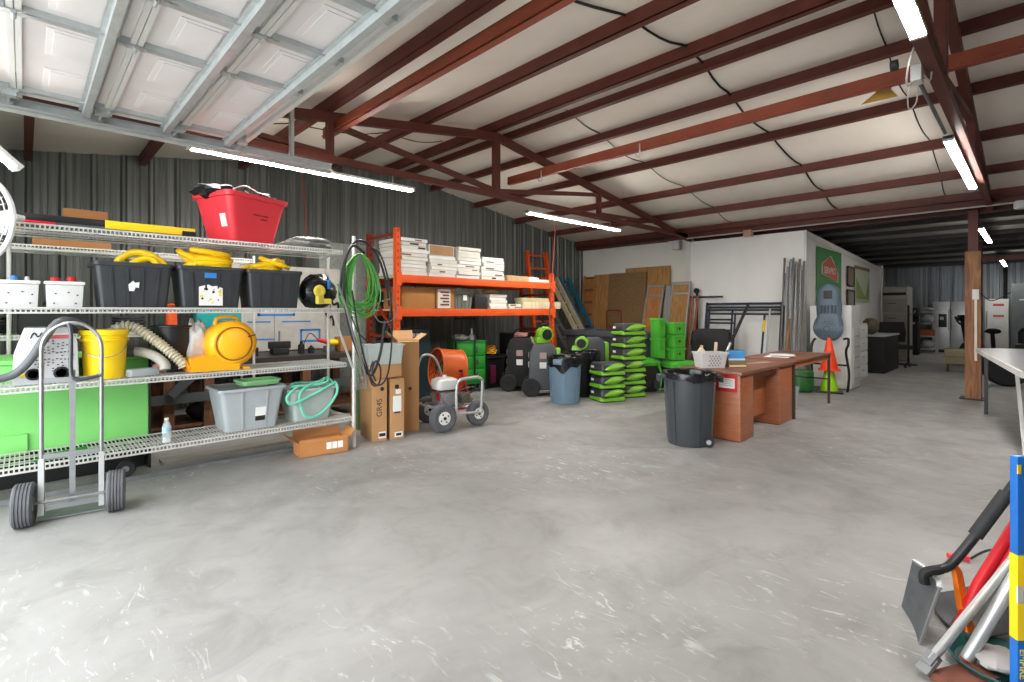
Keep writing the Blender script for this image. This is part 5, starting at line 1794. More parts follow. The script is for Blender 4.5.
# red folding dolly frame
t = thing('red_dolly', 'red tube dolly frame standing before the strand board', 'dolly', (9.75, 6.72, 0), R(-90))
pts = [(-.2, 0, .02), (-.2, 0, 1.36)] + arc((-.14, 0, 1.36), (-1, 0, 0), (0, 0, 1), .06, .2, PI/2, 4) + arc((.14, 0, 1.36), (0, 0, 1), (1, 0, 0), .06, 0, PI/2-.2, 4) + [(.2, 0, 1.36), (.2, 0, .02)]
B().tube(pts, .017, 10).build('frame', mat('dark_red_tube', '#6d1f18', .4), t)
for z0 in (.3, .7, 1.05):
    B().bar((-.2, 0, z0), (.2, 0, z0), .02, .02).build('crossbar', mat('dark_red_tube', '', .4), t)
# orange handled tools by the white post
t = thing('long_handled_clamp', 'dark long-handled tool with a crossbar hung on the white post', 'tool', (10.55, 5.10, .0))
B().bar((0, .02, .5), (.02, .03, 1.85), .05, .03).build('shaft', blackm, t)
B().bar((-.02, .25, 1.70), (-.02, -.55, 1.70), .035, .04).build('crossbar', blackm, t)
B().lathe([(.02, -.02), (.06, -.02), (.06, .02), (.02, .02)], (0, .03, 1.84), 18, (1, 0, 0)).build('ring', blackm, t)
B().bar((0, .02, .0), (0, .02, .5), .04, .03).build('lower_shaft', blackm, t)
for k, dy in enumerate((.10, -.02)):
    o = B().tube([(10.4, 5.2+dy+.02, .01), (10.5, 5.1+dy, 1.72)], .026, 10).build('orange_pole', mat('orange_brown_pole', '#a1552c', .5), None)
    tag(o, ('orange pole leaning left of the dark clamp shaft', 'orange pole leaning right of the dark clamp shaft')[k], 'pole')
o = B().tube([(10.0, 5.36, .01), (10.05, 5.26, 1.15)], .02, 10).build('white_pole', white)
tag(o, 'short white pole standing before the pale framed board', 'pole')

# navy scaffold frames
def scaffold(y0, y1, x, h, lab, lean, rungs, side):
    t = thing('scaffolding', lab, 'scaffold', (x, (y0+y1)/2, 0), 0, None)
    w_ = abs(y0-y1)/2
    def Q(y, z):
        return (lean*z/h, y, z)
    r = .024
    for s_ in (-1, 1):
        B().tube([Q(s_*w_, .0), Q(s_*w_, h)], r, 12).build('leg', navy, t)
    B().tube([Q(-w_, h-.03), Q(w_, h-.03)], r, 12).build('top_rail', navy, t)
    B().tube([Q(-w_, h-.16), Q(w_, h-.16)], r*.8, 10).build('rail', navy, t)
    for z0 in rungs:
        B().tube([Q(side*w_, z0), Q(side*(w_-.55), z0)], .017, 8).build('rung', navy, t)
    B().tube([Q(side*(w_-.55), .3), Q(side*(w_-.55), h-.16)], .019, 10).build('ladder_rail', navy, t)
    return t
scaffold(4.92, 3.42, 10.38, 1.58, 'navy scaffold frame nearest the white wall, with ladder rungs', .24, (.5, .75, 1.0, 1.22), 1)
scaffold(4.80, 3.35, 10.22, 1.50, 'second navy scaffold frame leaning in front of the first', .25, (.4, .65, .9, 1.15), 1)
t = thing('scaffold_brace', 'navy and silver brace with yellow tape beside the scaffold frames', 'brace', (10.1, 3.66, 0))
B().tube([(0, 0, 0), (.22, -.02, 1.32)], .02, 8).build('tube', navy, t)
B().tube([(.0, -.09, .0), (.22, -.12, 1.45)], .02, 8).build('silver_tube', alu, t)
B().tube([(.16, -.015, 1.0), (.205, -.02, 1.22)], .027, 8).build('yellow_tape', yellow, t)
# bundle of grey studs in the corner
rn = random.Random(12)
for k in range(13):
    yb, yt = 3.01 + .026*k, 3.02 + .029*k + rn.uniform(-.012, .012)
    hh = 2.25 + rn.uniform(-.12, .2)
    o = B().bar((10.16 + .06*(k % 3), yb, .004), (10.56 + .04*(k % 2), yt, hh), .022, .03, (0, 1, 0)).build('metal_post', zincdark if k % 3 else mat('grey_timber', '#6f6a63', .8), None)
    tag(o, 'grey post leaning in the bundle at the white wall corner beside the scaffold frames', 'post', 'grey posts leaning at the wall corner')
o = B().bar((10.0, 3.2, .004), (10.4, 3.22, 1.25), .05, .02, (1, 0, 0)).build('brown_offcut', rustwood)
tag(o, 'short brown timber offcut leaning before the grey posts', 'offcut')

# black chair-like seat and pole behind the desk
t = thing('padded_chair', 'black padded seat back behind the white basket', 'seat', (9.55, 4.35, 0), R(-80))
B().loft([rr(.36, .07, .06, .45), rr(.38, .08, .06, .8), rr(.36, .07, .06, 1.0), rr(.25, .05, .05, 1.06)]).build('backrest', blackm, t)
B().box((0, -.25, .42), (.7, .5, .1), 0, .03).build('seat_pad', blackm, t)
for sx in (-.3, .3):
    for y in (-.45, 0):
        B().cyl((sx, y, 0), (sx, y, .38), .02, n=10).build('leg', blackp, t)
o = B().tube([(8.6, 3.95, .01), (9.15, 3.62, 1.24)], .022, 10).build('silver_pole', alu)
tag(o, 'silver pole with black tip leaning behind the white basket', 'pole')
B().tube([(8.97, 3.728, .835), (9.27, 3.548, 1.51)], .026, 10).build('black_sleeve', blackm, o)
# ------------------------------------------------------------------ desk and things on it
DX0, DX1, DY0_, DY1_ = 5.46, 7.10, 2.17, 2.86
t = thing('desk', 'cherry veneer double-sided desk behind the dark grey wheeled bin', 'desk', (DX0, DY0_, 0))
LX, LY = DX1-DX0, DY1_-DY0_
B().bb(-.03, LX+.02, -.03, LY+.02, .718, .75, .004).build('desk_top', cherrytop, t)
B().bb(0, .36, 0, LY, .01, .718, .003).build('pedestal', cherry, t)
B().bb(1.18, LX, 0, LY, .01, .718, .003).build('pedestal', cherry, t)
B().bb(.36, 1.18, .16, .18, .14, .718).build('modesty_panel', cherry, t)
B().bb(.36, 1.18, .04, .06, .63, .718).build('front_rail', cherry, t)
for x0 in (.375,):
    B().bb(.355, .362, .0, .02, .01, .718).build('edge_strip', mat('dark_cherry', '#5e2f1e', .4), t)
b = B().bb(.02, .34, .02, LY-.02, .0, .01).bb(1.2, LX-.02, .02, LY-.02, 0, .01)
b.build('plinth', blackm, t)
o = B().bb(-.004, 0, -.145, .145, -.095, .095).build('red_notice', mat('notice_red', '#c4202c', .5), None, (5.455, 2.345, .625))
tag(o, 'red notice with a white sheet taped to the end of the desk', 'notice')
s_ = B().bb(-.0065, -.004, -.12, .05, -.055, .05).build('white_sheet', paper, o)
b = B()
for k in range(4):
    b.bb(-.008, -.0065, -.10, .03-.02*(k % 2), -.03+.02*k, -.024+.02*k)
b.build('print', mat('grey_print', '#9a9a9a', .7), o)
# perforated white basket
t = thing('white_basket', 'white perforated plastic basket on the near end of the desk', 'basket', (5.70, 2.61, .752), R(-42))
b = B()
b.loft([rr(.14, .10, .03, 0), rr(.165, .125, .03, .16), rr(.175, .135, .03, .162), rr(.175, .135, .03, .175), rr(.16, .12, .03, .175), rr(.135, .095, .03, .008)])
b.build('body', plasticwhite, t)
b = B()
for r_ in range(5):
    for c_ in range(4):
        x = -.05 + .034*c_ + (.017 if r_ % 2 else 0)
        z_ = .03 + .026*r_
        y = -.1 - .025*z_/.16
        b.box((x, y-.0015, z_), (.013, .003, .015))
b.build('hole', mat('hole_shadow_grey', '#6d6f72', .7), t)
o = B().taper((0, 0, 0), (.09, .07), (.085, .065), .16, .01)
o = o.build('white_jug', mat('cream_plastic', '#d9cfbb', .45), None, (5.62, 2.675, .765), R(-42))
tag(o, 'cream jug with an orange cap in the left end of the white basket', 'jug')
B().prism([(-.045, .16), (.045, .16), (.0, .225)], 'xz', -.03, .03, .006).build('shoulder', mat('cream_plastic', '', .45), o)
B().cyl((.0, 0, .21), (.01, 0, .24), .018, n=14).build('cap', mat('peach_cap', '#d08a62', .5), o)
o = B().tube([(0, 0, .02), (.05, .0, .27)], .017, 10).build('brush_handle', mat('beige_handle', '#cdb4a0', .5), None, (5.75, 2.58, .765))
tag(o, 'beige brush handle sticking up from the white basket', 'brush')
t = thing('desk_calendar', 'small tent calendar with a blue mountain picture on the desk', 'calendar', (5.92, 2.40, .752), R(-40))
B().hexa([(-.11, -.04, 0), (.11, -.04, 0), (.11, .08, 0), (-.11, .08, 0), (-.1, .015, .2), (.1, .015, .2), (.1, .025, .2), (-.1, .025, .2)]).build('stand', mat('calendar_card', '#6b5843', .7), t)
def slab(z0, z1, m, nm, x0=-.1, x1=.1):
    def y(z_):
        return -.04 + .055*z_/.2 - .004
    B().hexa([(x0, y(z0), z0), (x1, y(z0), z0), (x1, y(z0)+.003, z0), (x0, y(z0)+.003, z0), (x0, y(z1), z1), (x1, y(z1), z1), (x1, y(z1)+.003, z1), (x0, y(z1)+.003, z1)]).build(nm, m, t)
slab(.10, .19, mat('picture_blue', '#3f8fd0', .5), 'picture')
slab(.08, .10, mat('picture_snow', '#c9d3d6', .5), 'picture')
slab(.035, .08, mat('picture_rock', '#76644c', .6), 'picture')
slab(.006, .028, mat('picture_sand', '#d6b98a', .6), 'caption')
o = B().box((0, 0, .004), (.42, .06, .006), R(-20)).build('pale_ruler', mat('pale_strip', '#c99f86', .6), None, (6.55, 2.4, .752))
tag(o, 'pale strip lying flat on the desk top right of the calendar', 'ruler')
t = thing('paper_pile', 'low pile of white papers on the far end of the table', 'papers', (7.6, 2.5, .767), R(20))
rn = random.Random(9)
for k in range(4):
    B().box((rn.uniform(-.1, .1), rn.uniform(-.06, .06), .003+.005*k), (.5-.06*k, .3, .004), rn.uniform(-.3, .3)).build('sheet', paper if k != 1 else mat('cork_sheet', '#a98763', .7), t)
t = thing('folding_table', 'brown-topped folding table set against the far end of the desk', 'table', (7.13, 2.14, 0))
B().bb(0, 1.68, 0, .72, .735, .762, .004).build('table_top', cherrytop, t)
b = B().bb(.03, 1.65, .03, .05, .66, .735).bb(.03, 1.65, .67, .69, .66, .735)
b.build('apron', cherry, t)
for x in (.04, 1.64):
    for y in (.03, .69):
        B().bb(x-.016, x+.016, y-.016, y+.016, 0, .735).build('leg', mat('brown_steel_leg', '#4a3a32', .5), t)
    B().bb(x-.012, x+.012, .03, .69, .36, .38).build('leg_brace', mat('brown_steel_leg', '', .5), t)
o = B().lathe([(.13, 0), (.15, .3), (.158, .31), (.15, .315), (.12, .02), (0, .02)], (0, 0, 0), 24).build('clear_bucket', clearp, None, (7.98, 2.5, .001))
tag(o, 'clear plastic bucket on the floor under the brown-topped table', 'bucket')

# ------------------------------------------------------------------ cones, cabinets by the partition
def cone(name, x, y, z, m, lab, base=True, h=.68):
    t = thing(name, lab, 'cone', (x, y, z), R(15))
    h = .58
    B().lathe([(.14, .02), (.135, .05), (.03, h-.01), (.022, h), (.014, h), (.022, h-.03), (.12, .04)], (0, 0, 0), 30).build('cone_body', m, t)
    if base:
        B().box((0, 0, .015), (.40, .40, .03), 0, .01).build('base', blackp, t)
    else:
        B().box((0, 0, .028), (.33, .33, .02), 0, .006).build('base', m, t)
    return t
cone('traffic_cone', 10.0, 2.47, .001, conelime, 'lime green traffic cone on a black base beside the white cabinet')
cone('traffic_cone', 10.0, 2.47, .36, coneorange, 'orange traffic cone stacked on the lime cone', False)
t = thing('white_cabinet', 'tall white cabinet standing behind the stacked traffic cones', 'cabinet', (10.66, 2.62, 0))
B().bb(-.2, .45, -.38, .27, .02, 1.5, .008).build('body', white, t)
B().bb(-.21, -.2, -.36, .25, .05, 1.46, .004).build('door', white, t)
B().bb(-.1, .4, -.39, -.38, .08, 1.1, .004).build('side_panel', plasticwhite, t)
b = B()
for k in range(5):
    b.bb(-.05, .35, -.396, -.39, .18+.19*k, .2+.19*k)
b.build('drawer_line', greyplastic, t)
B().bb(-.18, .43, -.36, .25, 0, .02).build('plinth', greydark, t)
t = thing('plastic_chair', 'blue grey perforated two-lobed plastic seat on a black tube frame before the white cabinet', 'seat', (10.24, 2.53, -.04), R(-90))
# shell outline (local x right, z up); faces -Y locally
out = []
def wid(z_):
    if z_ < .42:
        return .235*math.sqrt(max(0, 1-((z_-.22)/.235)**2)) if z_ < .22 else .235 - .05*((z_-.22)/.2)**2
    return .185 + .012*math.sin((z_-.42)/.3*PI) if z_ < .80 else .185*math.sqrt(max(0, 1-((z_-.80)/.20)**2))
rings = []
zs = [.0, .03, .08, .15, .22, .3, .36, .42, .48, .56, .65, .74, .80, .86, .92, .96, .985, .998]
for z_ in zs:
    w_ = max(.02, wid(z_))
    y0 = -.06 - .07*math.exp(-((z_-.2)/.16)**2)
    rings.append([(-w_, y0+.05, z_), (-w_*.6, y0+.005, z_), (0, y0-.01, z_), (w_*.6, y0+.005, z_), (w_, y0+.05, z_), (w_, y0+.07, z_), (w_*.6, y0+.03, z_), (0, y0+.015, z_), (-w_*.6, y0+.03, z_), (-w_, y0+.07, z_)])
b = B().loft([[(x, y, z_+.92) for x, y, z_ in r_] for r_ in rings])
b.build('shell', mat('slate_plastic', '#5d6f7b', .42, 0, .06), t, smooth=60)
b = B()
for k in range(5):
    b.bb(-.12+.055*k, -.095+.055*k, -.09, -.065, 1.40, 1.54)
b.build('back_grille', mat('dark_slate', '#394650', .5), t)
b = B()
for q in range(3):
    for k in range(14):
        a = 2*PI*k/14
        rad = .05 + .045*q
        b.box((rad*math.cos(a), -.143+.012*q, 1.13+rad*.9*math.sin(a)), (.012, .02, .012))
b.build('grille', mat('dark_slate', '#394650', .5), t)
b = B().bb(-.065, .065, -.092, -.07, 1.66, 1.80, .015)
b.build('handle_opening', blackp, t)
pts = smoothpts([(.22, .02, .95), (.30, -.06, .96), (.31, -.1, .86), (.27, -.06, .72), (.31, -.04, .35), (.28, -.02, .02)], 8)
B().tube(pts, .02, 10).build('frame', blackp, t)
B().tube(smoothpts([(-.22, .02, .95), (-.27, -.02, .8), (-.26, -.03, .3), (-.25, -.02, .02)], 8), .02, 10).build('frame', blackp, t)
B().tube([(-.255, -.025, .5), (.3, -.04, .5)], .016, 8).build('crossbar', blackp, t)
B().tube([(-.25, -.02, .02), (.28, -.02, .02)], .02, 8).build('foot_bar', blackp, t)
o = B().lathe([(.0, 0), (.16, 0), (.19, .04), (.19, .34), (.17, .37), (0, .37)], (0, 0, 0), 24).build('green_drum', mat('dark_green_plastic', '#2c6a34', .45), None, (9.75, 2.83, .001))
tag(o, 'dark green drum on the floor beyond the folding table', 'drum')
t = thing('file_cabinet', 'low white cabinet standing just beyond the tall white one', 'cabinet', (11.9, 2.72, 0))
B().bb(-.2, .7, -.3, .28, 0, 1.15, .008).build('body', plasticwhite, t)
for k in range(4):
    d_ = B().bb(-.16, .66, -.315, -.3, .06+.27*k, .30+.27*k, .005).build('drawer', white, t)
    B().bb(.2, .32, -.33, -.315, .2+.27*k, .22+.27*k).build('handle', greyplastic, d_)

# banners and pictures on the partition side
t = thing('green_banner', 'green banner with an orange house sign on the partition side', 'banner', (12.2, 3.012, 0))
B().bb(-.88, .94, -.006, .0, .95, 2.69).build('sheet', signgreen, t)
hx_ = .1
B().prism([(-.55, 2.16), (.62, 2.02), (.62, 2.26), (.06, 2.56), (-.55, 2.37)], 'xz', -.009, -.006).build('house_mark', signorange, t)
b = B()
pl = [(-.55, 2.16), (.62, 2.02), (.62, 2.26), (.06, 2.56), (-.55, 2.37)]
for p, q in zip(pl, pl[1:] + pl[:1]):
    b.bar((p[0], -.0095, p[1]), (q[0], -.0095, q[1]), .004, .022, (0, 1, 0))
b.build('outline', lettering, t)
text('lettering', 'SERVPRO', .2, (.03, -.0105, 2.24), FRONT, lettering, t, sx=1.05)
pg = mat('pale_green_print', '#7fb57d', .6)
b = B()
for z0, x0, x1 in ((1.86, -.45, .55), (1.80, -.4, .5), (1.62, -.7, .7)):
    b.bb(x0, x1, -.0075, -.006, z0, z0+.035)
rn = random.Random(4)
for z0 in (1.16, 1.26, 1.36, 1.46):
    for k in range(6):
        x0 = -.78 + .28*k + rn.uniform(0, .06)
        b.bb(x0, x0+.12, -.0075, -.006, z0, z0+.06)
b.build('faint_print', pg, t)
t = thing('pale_poster', 'pale poster with green triangles beyond the pictures on the partition', 'poster', (15.1, 3.012, 0))
B().bb(-.75, .8, -.006, 0, 1.62, 2.5).build('sheet', signpale, t)
B().prism([(-.6, 1.7), (.4, 1.7), (-.6, 2.2)], 'xz', -.008, -.006).build('triangle', mat('olive_green_print', '#7f9a4a', .6), t)
B().prism([(.3, 1.7), (.75, 1.7), (.75, 2.3)], 'xz', -.008, -.006).build('triangle', mat('olive_green_print', '', .6), t)
B().bb(-.75, .8, -.01, -.006, 2.42, 2.5).build('title_band', mat('red_brown_print', '#8a5a4a', .6), t)
def picture(x, z0, z1, w_, lab, face):
    t = thing('framed_picture', lab, 'picture', (x, 3.012, 0))
    b = B()
    for q in ((-w_/2, w_/2, z0, z0+.04), (-w_/2, w_/2, z1-.04, z1), (-w_/2, -w_/2+.04, z0, z1), (w_/2-.04, w_/2, z0, z1)):
        b.bb(q[0], q[1], -.03, 0, q[2], q[3])
    b.build('frame', mat('dark_frame', '#3a2a22', .5), t)
    B().bb(-w_/2+.04, w_/2-.04, -.012, -.004, z0+.04, z1-.04).build('print', face, t)
picture(13.95, 1.98, 2.44, .62, 'brown framed plaque above another frame on the partition side', mat('plaque_brown', '#7a5a3c', .5))
picture(13.95, 1.30, 1.90, .66, 'dark framed picture below the brown plaque', mat('dull_print', '#8a8a80', .6))

# ------------------------------------------------------------------ rear bay
t = thing('black_office_chair', 'black chair with padded back just beyond the dark counter in the rear bay', 'chair', (16.0, 2.55, 0), R(-60))
B().loft([rr(.28, .06, .05, .62), rr(.3, .07, .05, .85), rr(.26, .05, .04, 1.12)]).build('backrest', blackm, t)
B().box((0, -.28, .5), (.55, .52, .1), 0, .03).build('seat', blackm, t)
B().cyl((0, -.26, .1), (0, -.26, .46), .03, n=12).build('stem', steel, t)
for k in range(5):
    a = 2*PI*k/5
    B().bar((0, -.26, .09), (.28*math.cos(a), -.26+.28*math.sin(a), .06), .04, .03).build('star_leg', blackp, t)
    B().lathe([(0, -.015), (.028, -.015), (.028, .015), (0, .015)], (.28*math.cos(a), -.26+.28*math.sin(a), .028), 12, (1, 0, 0)).build('caster', rubber, t)
t = thing('dark_counter', 'dark counter with a pale top in front of the tall grey cabinet', 'counter', (14.1, 2.62, 0))
B().bb(-.35, 1.3, -.3, .3, 0, .82, .01).build('body', blackm, t)
B().bb(-.36, 1.32, -.32, .32, .82, .86, .006).build('worktop', greyplastic, t)
o = B().lump((0, 0, .18), (.17, .16, .19), 131, .15, flat=.92).build('tan_bag', mat('tan_bag_fabric', '#5c5142', .8), None, (13.95, 2.62, .865))
tag(o, 'tan bag standing on the dark counter beside the low white cabinet', 'bag')
t = thing('grey_locker', 'tall pale grey cabinet at the far end of the partition', 'cabinet', (17.9, 2.7, 0), 0)
B().bb(-.35, .5, -.25, .4, .02, 2.08, .008).build('body', mat('putty_steel', '#9b978c', .5), t)
for k in range(4):
    d_ = B().bb(-.365, -.35, -.22, .37, .1+.42*k, .48+.42*k, .004).build('drawer', mat('putty_drawer', '#8b877c', .5), t)
    B().bb(-.39, -.365, .0, .18, .34+.42*k, .37+.42*k).build('handle', greydark, d_)
B().bb(-.36, -.35, -.22, .37, 1.84, 1.92).build('top_slot', blackm, t)
t = thing('coat_stand', 'thin dark stand in front of the tall pale grey cabinet', 'stand', (16.5, 2.28, 0))
B().cyl((0, 0, 0), (0, 0, 1.55), .025, n=10).build('pole', blackp, t)
B().lathe([(.2, 0), (.2, .02), (.03, .05)], (0, 0, 0), 20).build('base', blackp, t)
for k in range(3):
    B().tube(smoothpts([(0, 0, 1.3+.06*k), (.06, -.1+.1*k, 1.34+.06*k), (.05, -.13+.13*k, 1.42+.06*k)], 5), .014, 6).build('hook', steel, t)
t = thing('water_cooler', 'black water cooler standing between the grey cabinet and the wire rack', 'cooler', (20.6, 2.85, 0), 0)
B().bb(-.25, .25, -.28, .28, 0, 1.05, .03).build('body', blackm, t)
B().bb(-.25, .25, -.28, .28, 1.22, 1.5, .03).build('head', blackm, t)
B().bb(.05, .25, -.25, .25, 1.05, 1.22).build('back', blackm, t)
B().bb(-.3, -.1, -.2, .2, .98, 1.04, .01).build('tray', greyplastic, t)
t = thing('wire_rack', 'narrow wire rack with small stock left of the stainless fridge', 'rack', (21.6, 2.48, 0), 0)
for x in (-.2, .2):
    for y in (-.24, .24):
        B().cyl((x, y, 0), (x, y, 1.42), .018, n=8).build('post', chrome_wire, t)
for z0 in (.15, .58, 1.0, 1.38):
    wire_deck(-.2, .2, -.24, .24, z0, .03, .05).build('wire_shelf', chrome_wire, t, smooth=0)
for k, (z0, m, h, lab, nm) in enumerate([(.15, greyplastic, .28, 'grey bundle on the lowest shelf of the narrow wire rack', 'bundle'), (.58, mat('orange_brown_box', '#a5552a', .6), .2, 'orange box on the middle shelf of the narrow wire rack', 'box'), (1.0, greyplastic, .3, 'pale coil on the upper shelf of the narrow wire rack', 'coil'), (1.38, mat('dull_white', '#a5a5a0', .6), .14, 'white heap on top of the narrow wire rack', 'heap')]):
    if nm == 'box':
        o = B().box((0, 0, h/2), (.26, .34, h), 0, .01).build('orange_box', m, None, (21.6, 2.48, z0+.003))
    else:
        o = B().lump((0, 0, h*.48), (.13, .17, h/2), 140+k, .2, flat=.9).build('stock_' + nm, m, None, (21.6, 2.48, z0+.003))
    tag(o, lab, nm)
t = thing('fridge', 'stainless side-by-side fridge with ice dispenser against the far ribbed wall', 'fridge', (22.55, 1.93, 0), 0)
B().bb(-.05, .5, -.52, .52, .05, 1.72, .01).build('body', greydark, t)
d1 = B().bb(-.12, -.055, .06, .515, .09, 1.72, .012).build('freezer_door', stainless, t)
d2 = B().bb(-.12, -.055, -.515, .045, .09, 1.72, .012).build('fridge_door', stainless, t)
B().bb(-.125, -.11, .14, .40, .85, 1.30, .004).build('dispenser', blackp, d1)
B().bb(-.128, -.12, .22, .32, 1.1, 1.2).build('dispenser_tap', greyplastic, d1)
B().bb(-.17, -.12, .075, .105, .75, 1.45, .008).build('handle', steel, d1)
B().bb(-.17, -.12, .0, .03, .75, 1.45, .008).build('handle', steel, d2)
B().bb(-.06, .45, -.5, .5, 0, .05).build('plinth', blackm, t)
t = thing('white_fridge', 'white upright fridge with red labels right of the timber column', 'fridge', (21.4, .80, 0), 0)
B().bb(-.3, .4, -.26, .26, .04, 1.76, .015).build('body', white, t)
B().bb(-.36, -.305, -.26, .26, .06, 1.76, .015).build('door', white, t)
B().bb(-.4, -.36, .2, .23, .9, 1.4, .008).build('handle', greyplastic, t)
for z0, z1 in ((1.55, 1.62), (1.22, 1.28)):
    B().bb(-.364, -.36, -.16, .08, z0, z1).build('red_label', mat('faded_red', '', .6), t)
B().bb(-.364, -.36, -.15, .05, .95, 1.15).build('paper_label', paper, t)
B().bb(-.28, .38, -.24, .24, 0, .04).build('plinth', blackm, t)
t = thing('grey_steel_cabinet', 'tall grey steel cabinet at the right edge beyond the black sofa', 'cabinet', (20.6, .06, 0), 0)
B().bb(-.3, .3, -.45, .40, .02, 2.18, .01).build('body', mat('slate_steel', '#6c7475', .5), t)
B().bb(-.31, -.3, -.02, -.015, .1, 2.1).build('door_gap', blackm, t)
for k, (y, z0) in enumerate(((.2, 1.7), (-.1, 1.85), (-.2, 1.5))):
    B().bb(-.304, -.3, y-.05, y+.05, z0, z0+.04).build('label', paper, t)
B().bb(-.28, .28, -.43, .38, 0, .02).build('plinth', blackm, t)
t = thing('exercise_bike', 'black exercise bike partly hidden behind the timber column', 'exercise bike', (17.4, .95, 0), R(60))
B().bar((-.5, 0, .04), (.5, 0, .04), .06, .06).build('base', blackp, t)
for x in (-.5, .5):
    B().bar((x, -.25, .04), (x, .25, .04), .06, .06).build('foot', blackp, t)
B().lathe([(.0, -.06), (.24, -.06), (.26, 0), (.24, .06), (0, .06)], (.22, 0, .38), 28, (0, 1, 0)).build('flywheel', blackp, t)
B().bar((.25, 0, .1), (.42, 0, 1.15), .07, .07).build('stem', blackp, t)
B().bar((-.3, 0, .06), (-.25, 0, .85), .06, .06).build('seat_post', blackp, t)
B().lump((-.26, 0, .9), (.16, .12, .07), 151, .08).build('seat', blackm, t)
B().tube(smoothpts([(.42, -.25, 1.25), (.35, -.24, 1.1), (.42, 0, 1.05), (.35, .24, 1.1), (.42, .25, 1.25)], 6), .025, 8).build('handlebar', rubber, t)
B().box((.45, 0, 1.22), (.06, .22, .16), 0, .02).build('console', blackp, t)
t = thing('beige_box_stool', 'beige box on short legs beside the timber column in the rear bay', 'stool', (15.6, 1.2, 0), R(5))
B().bb(-.25, .25, -.28, .28, .18, .52, .01).build('box', mat('drab_beige', '#8f8468', .7), t)
B().bb(-.26, .26, -.29, .29, .34, .36).build('band', mat('drab_beige_dark', '#756b53', .7), t)
for x in (-.2, .2):
    for y in (-.22, .22):
        B().cyl((x, y, 0), (x, y, .18), .025, n=8).build('leg', benchwood, t)
t = thing('black_sofa', 'black covered sofa at the right edge of the rear bay', 'sofa', (16.6, -.38, 0), R(-90))
B().box((0, 0, .25), (1.3, .8, .42), 0, .06).build('base', blackm, t)
B().loft([[(x, y+.3, z_) for x, y, z_ in rr(.66, .16, .1, zz)] for zz in (.4, .9)] + [[(x, y+.32, 1.0) for x, y, z_ in rr(.6, .1, .08, 0)]]).build('backrest', blackm, t)
for s_ in (-1, 1):
    B().box((s_*.6, 0, .45), (.2, .8, .4), 0, .06).build('armrest', blackm, t)
B().lump((-.1, -.05, .55), (.5, .35, .2), 155, .1).build('cover', blackm, t)
t = thing('dark_drum', 'dark tyre-like drum under the glass-topped table right of the column', 'drum', (13.2, .38, 0))
B().lathe([(.1, -.14), (.3, -.14), (.34, -.08), (.34, .08), (.3, .14), (.1, .14)], (0, 0, .34), 30, (1, .3, 0)).build('tyre', rubber, t)
B().cyl((-.08, -.024, .34), (.08, .024, .34), .11, n=16).build('hub', greydark, t)

# grey folded table top leaning out from the right edge
t = thing('slab_table', 'pale grey topped table with a white edge jutting in from the right', 'table', (7.6, .02, 0))
B().prism([(p[0]-7.6, p[1]-.02) for p in [(9.5, .56), (6.1, .065), (6.5, -.9), (10.2, -.5)]], 'xy', .86, .885).build('table_top', mat('grey_laminate', '#74787b', .3, 0, .15, 3), t)
b = B()
b.bar((9.5-7.6, .535, .855), (6.1-7.6, .045, .855), .03, .055)
b.bar((9.5-7.6, .53, .855), (10.2-7.6, -.52, .855), .03, .055)
b.build('edge_frame', white, t)
for x, y in ((9.4, .46), (6.6, -.8), (10.0, -.45)):
    B().bar((x-7.6, y-.02, 0), (x-7.6, y-.02, .86), .04, .04).build('leg', blackp, t)
B().bar((6.75-7.6, .04, .0), (7.5-7.6, .12, .86), .05, .03, (0, 1, 0)).build('folding_leg', white, t)

# ------------------------------------------------------------------ long-handled tools at the right edge
t = thing('square_shovel', 'black-shafted shovel with a worn grey square blade resting on the floor', 'shovel', (2.84, .385, 0))
O = Vector((2.84, .385, 0))
P1, P2, Q1, Q2 = Vector((2.985, .435, .004)), Vector((2.70, .335, .004)), Vector((2.925, .385, .262)), Vector((2.735, .275, .250))
nb = (P2-P1).cross(Q1-P1).normalized()
def blade_pt(u, v):
    a = P1.lerp(P2, u)
    c = Q1.lerp(Q2, u)
    return a.lerp(c, v) - O + nb * (-.03*math.sin(PI*u)*(.35+.65*v))
b = B()
g = [[blade_pt(i/8, j/6) for j in range(7)] for i in range(9)]
for off in (0, .004):
    V = [[b.bm.verts.new(p + nb*off) for p in row] for row in g]
    for r0_, r1_ in zip(V, V[1:]):
        for j in range(6):
            b._f([r0_[j], r0_[j+1], r1_[j+1], r1_[j]])
b.build('blade', mat('worn_steel', '#5a5e61', .45, .5, .25, 14), t, smooth=60)
lip = B()
for i in range(8):
    lip.bar(g[i][6], g[i+1][6], .02, .008)
for j in range(6):
    lip.bar(g[8][j], g[8][j+1], .008, .008)
lip.build('blade_rim', mat('worn_steel_edge', '#9a9c9c', .4, .6), t)
nk = (Q1.lerp(Q2, .5)) - O
S = [Vector(p) - O for p in ((2.845, .315, .262), (2.868, .285, .276), (2.897, .250, .305), (2.94, .179, .433), (3.01, .083, .625), (3.12, -.07, .93), (3.2, -.18, 1.15))]
B().tube(smoothpts(S[:5], 6), .0185, 12, rad=None).build('shaft', blackp, t)
B().tube([S[3], S[4]], .026, 14).build('foam_grip', rubber, t)
B().tube([S[4], S[5], S[6]], .0175, 12).build('upper_shaft', blackp, t)
B().tube(smoothpts([nk - Vector((0, 0, .045)) + nb*.006, nk + nb*.004, S[1]], 6), .02, 10).build('socket', blackm, t)
def pole(name, lab, pts, r, m, cat='pole'):
    O_ = Vector(pts[0])
    t = thing(name, lab, cat, O_)
    B().tube([Vector(p) - O_ for p in pts], r, 14).build('tube', m, t)
    return t
t = pole('silver_pole', 'thin silver pole with a bolted end fitting crossing the shovel pile', [(2.50, .278, .06), (2.81, .063, .414), (3.2, -.21, .86)], .0155, alu)
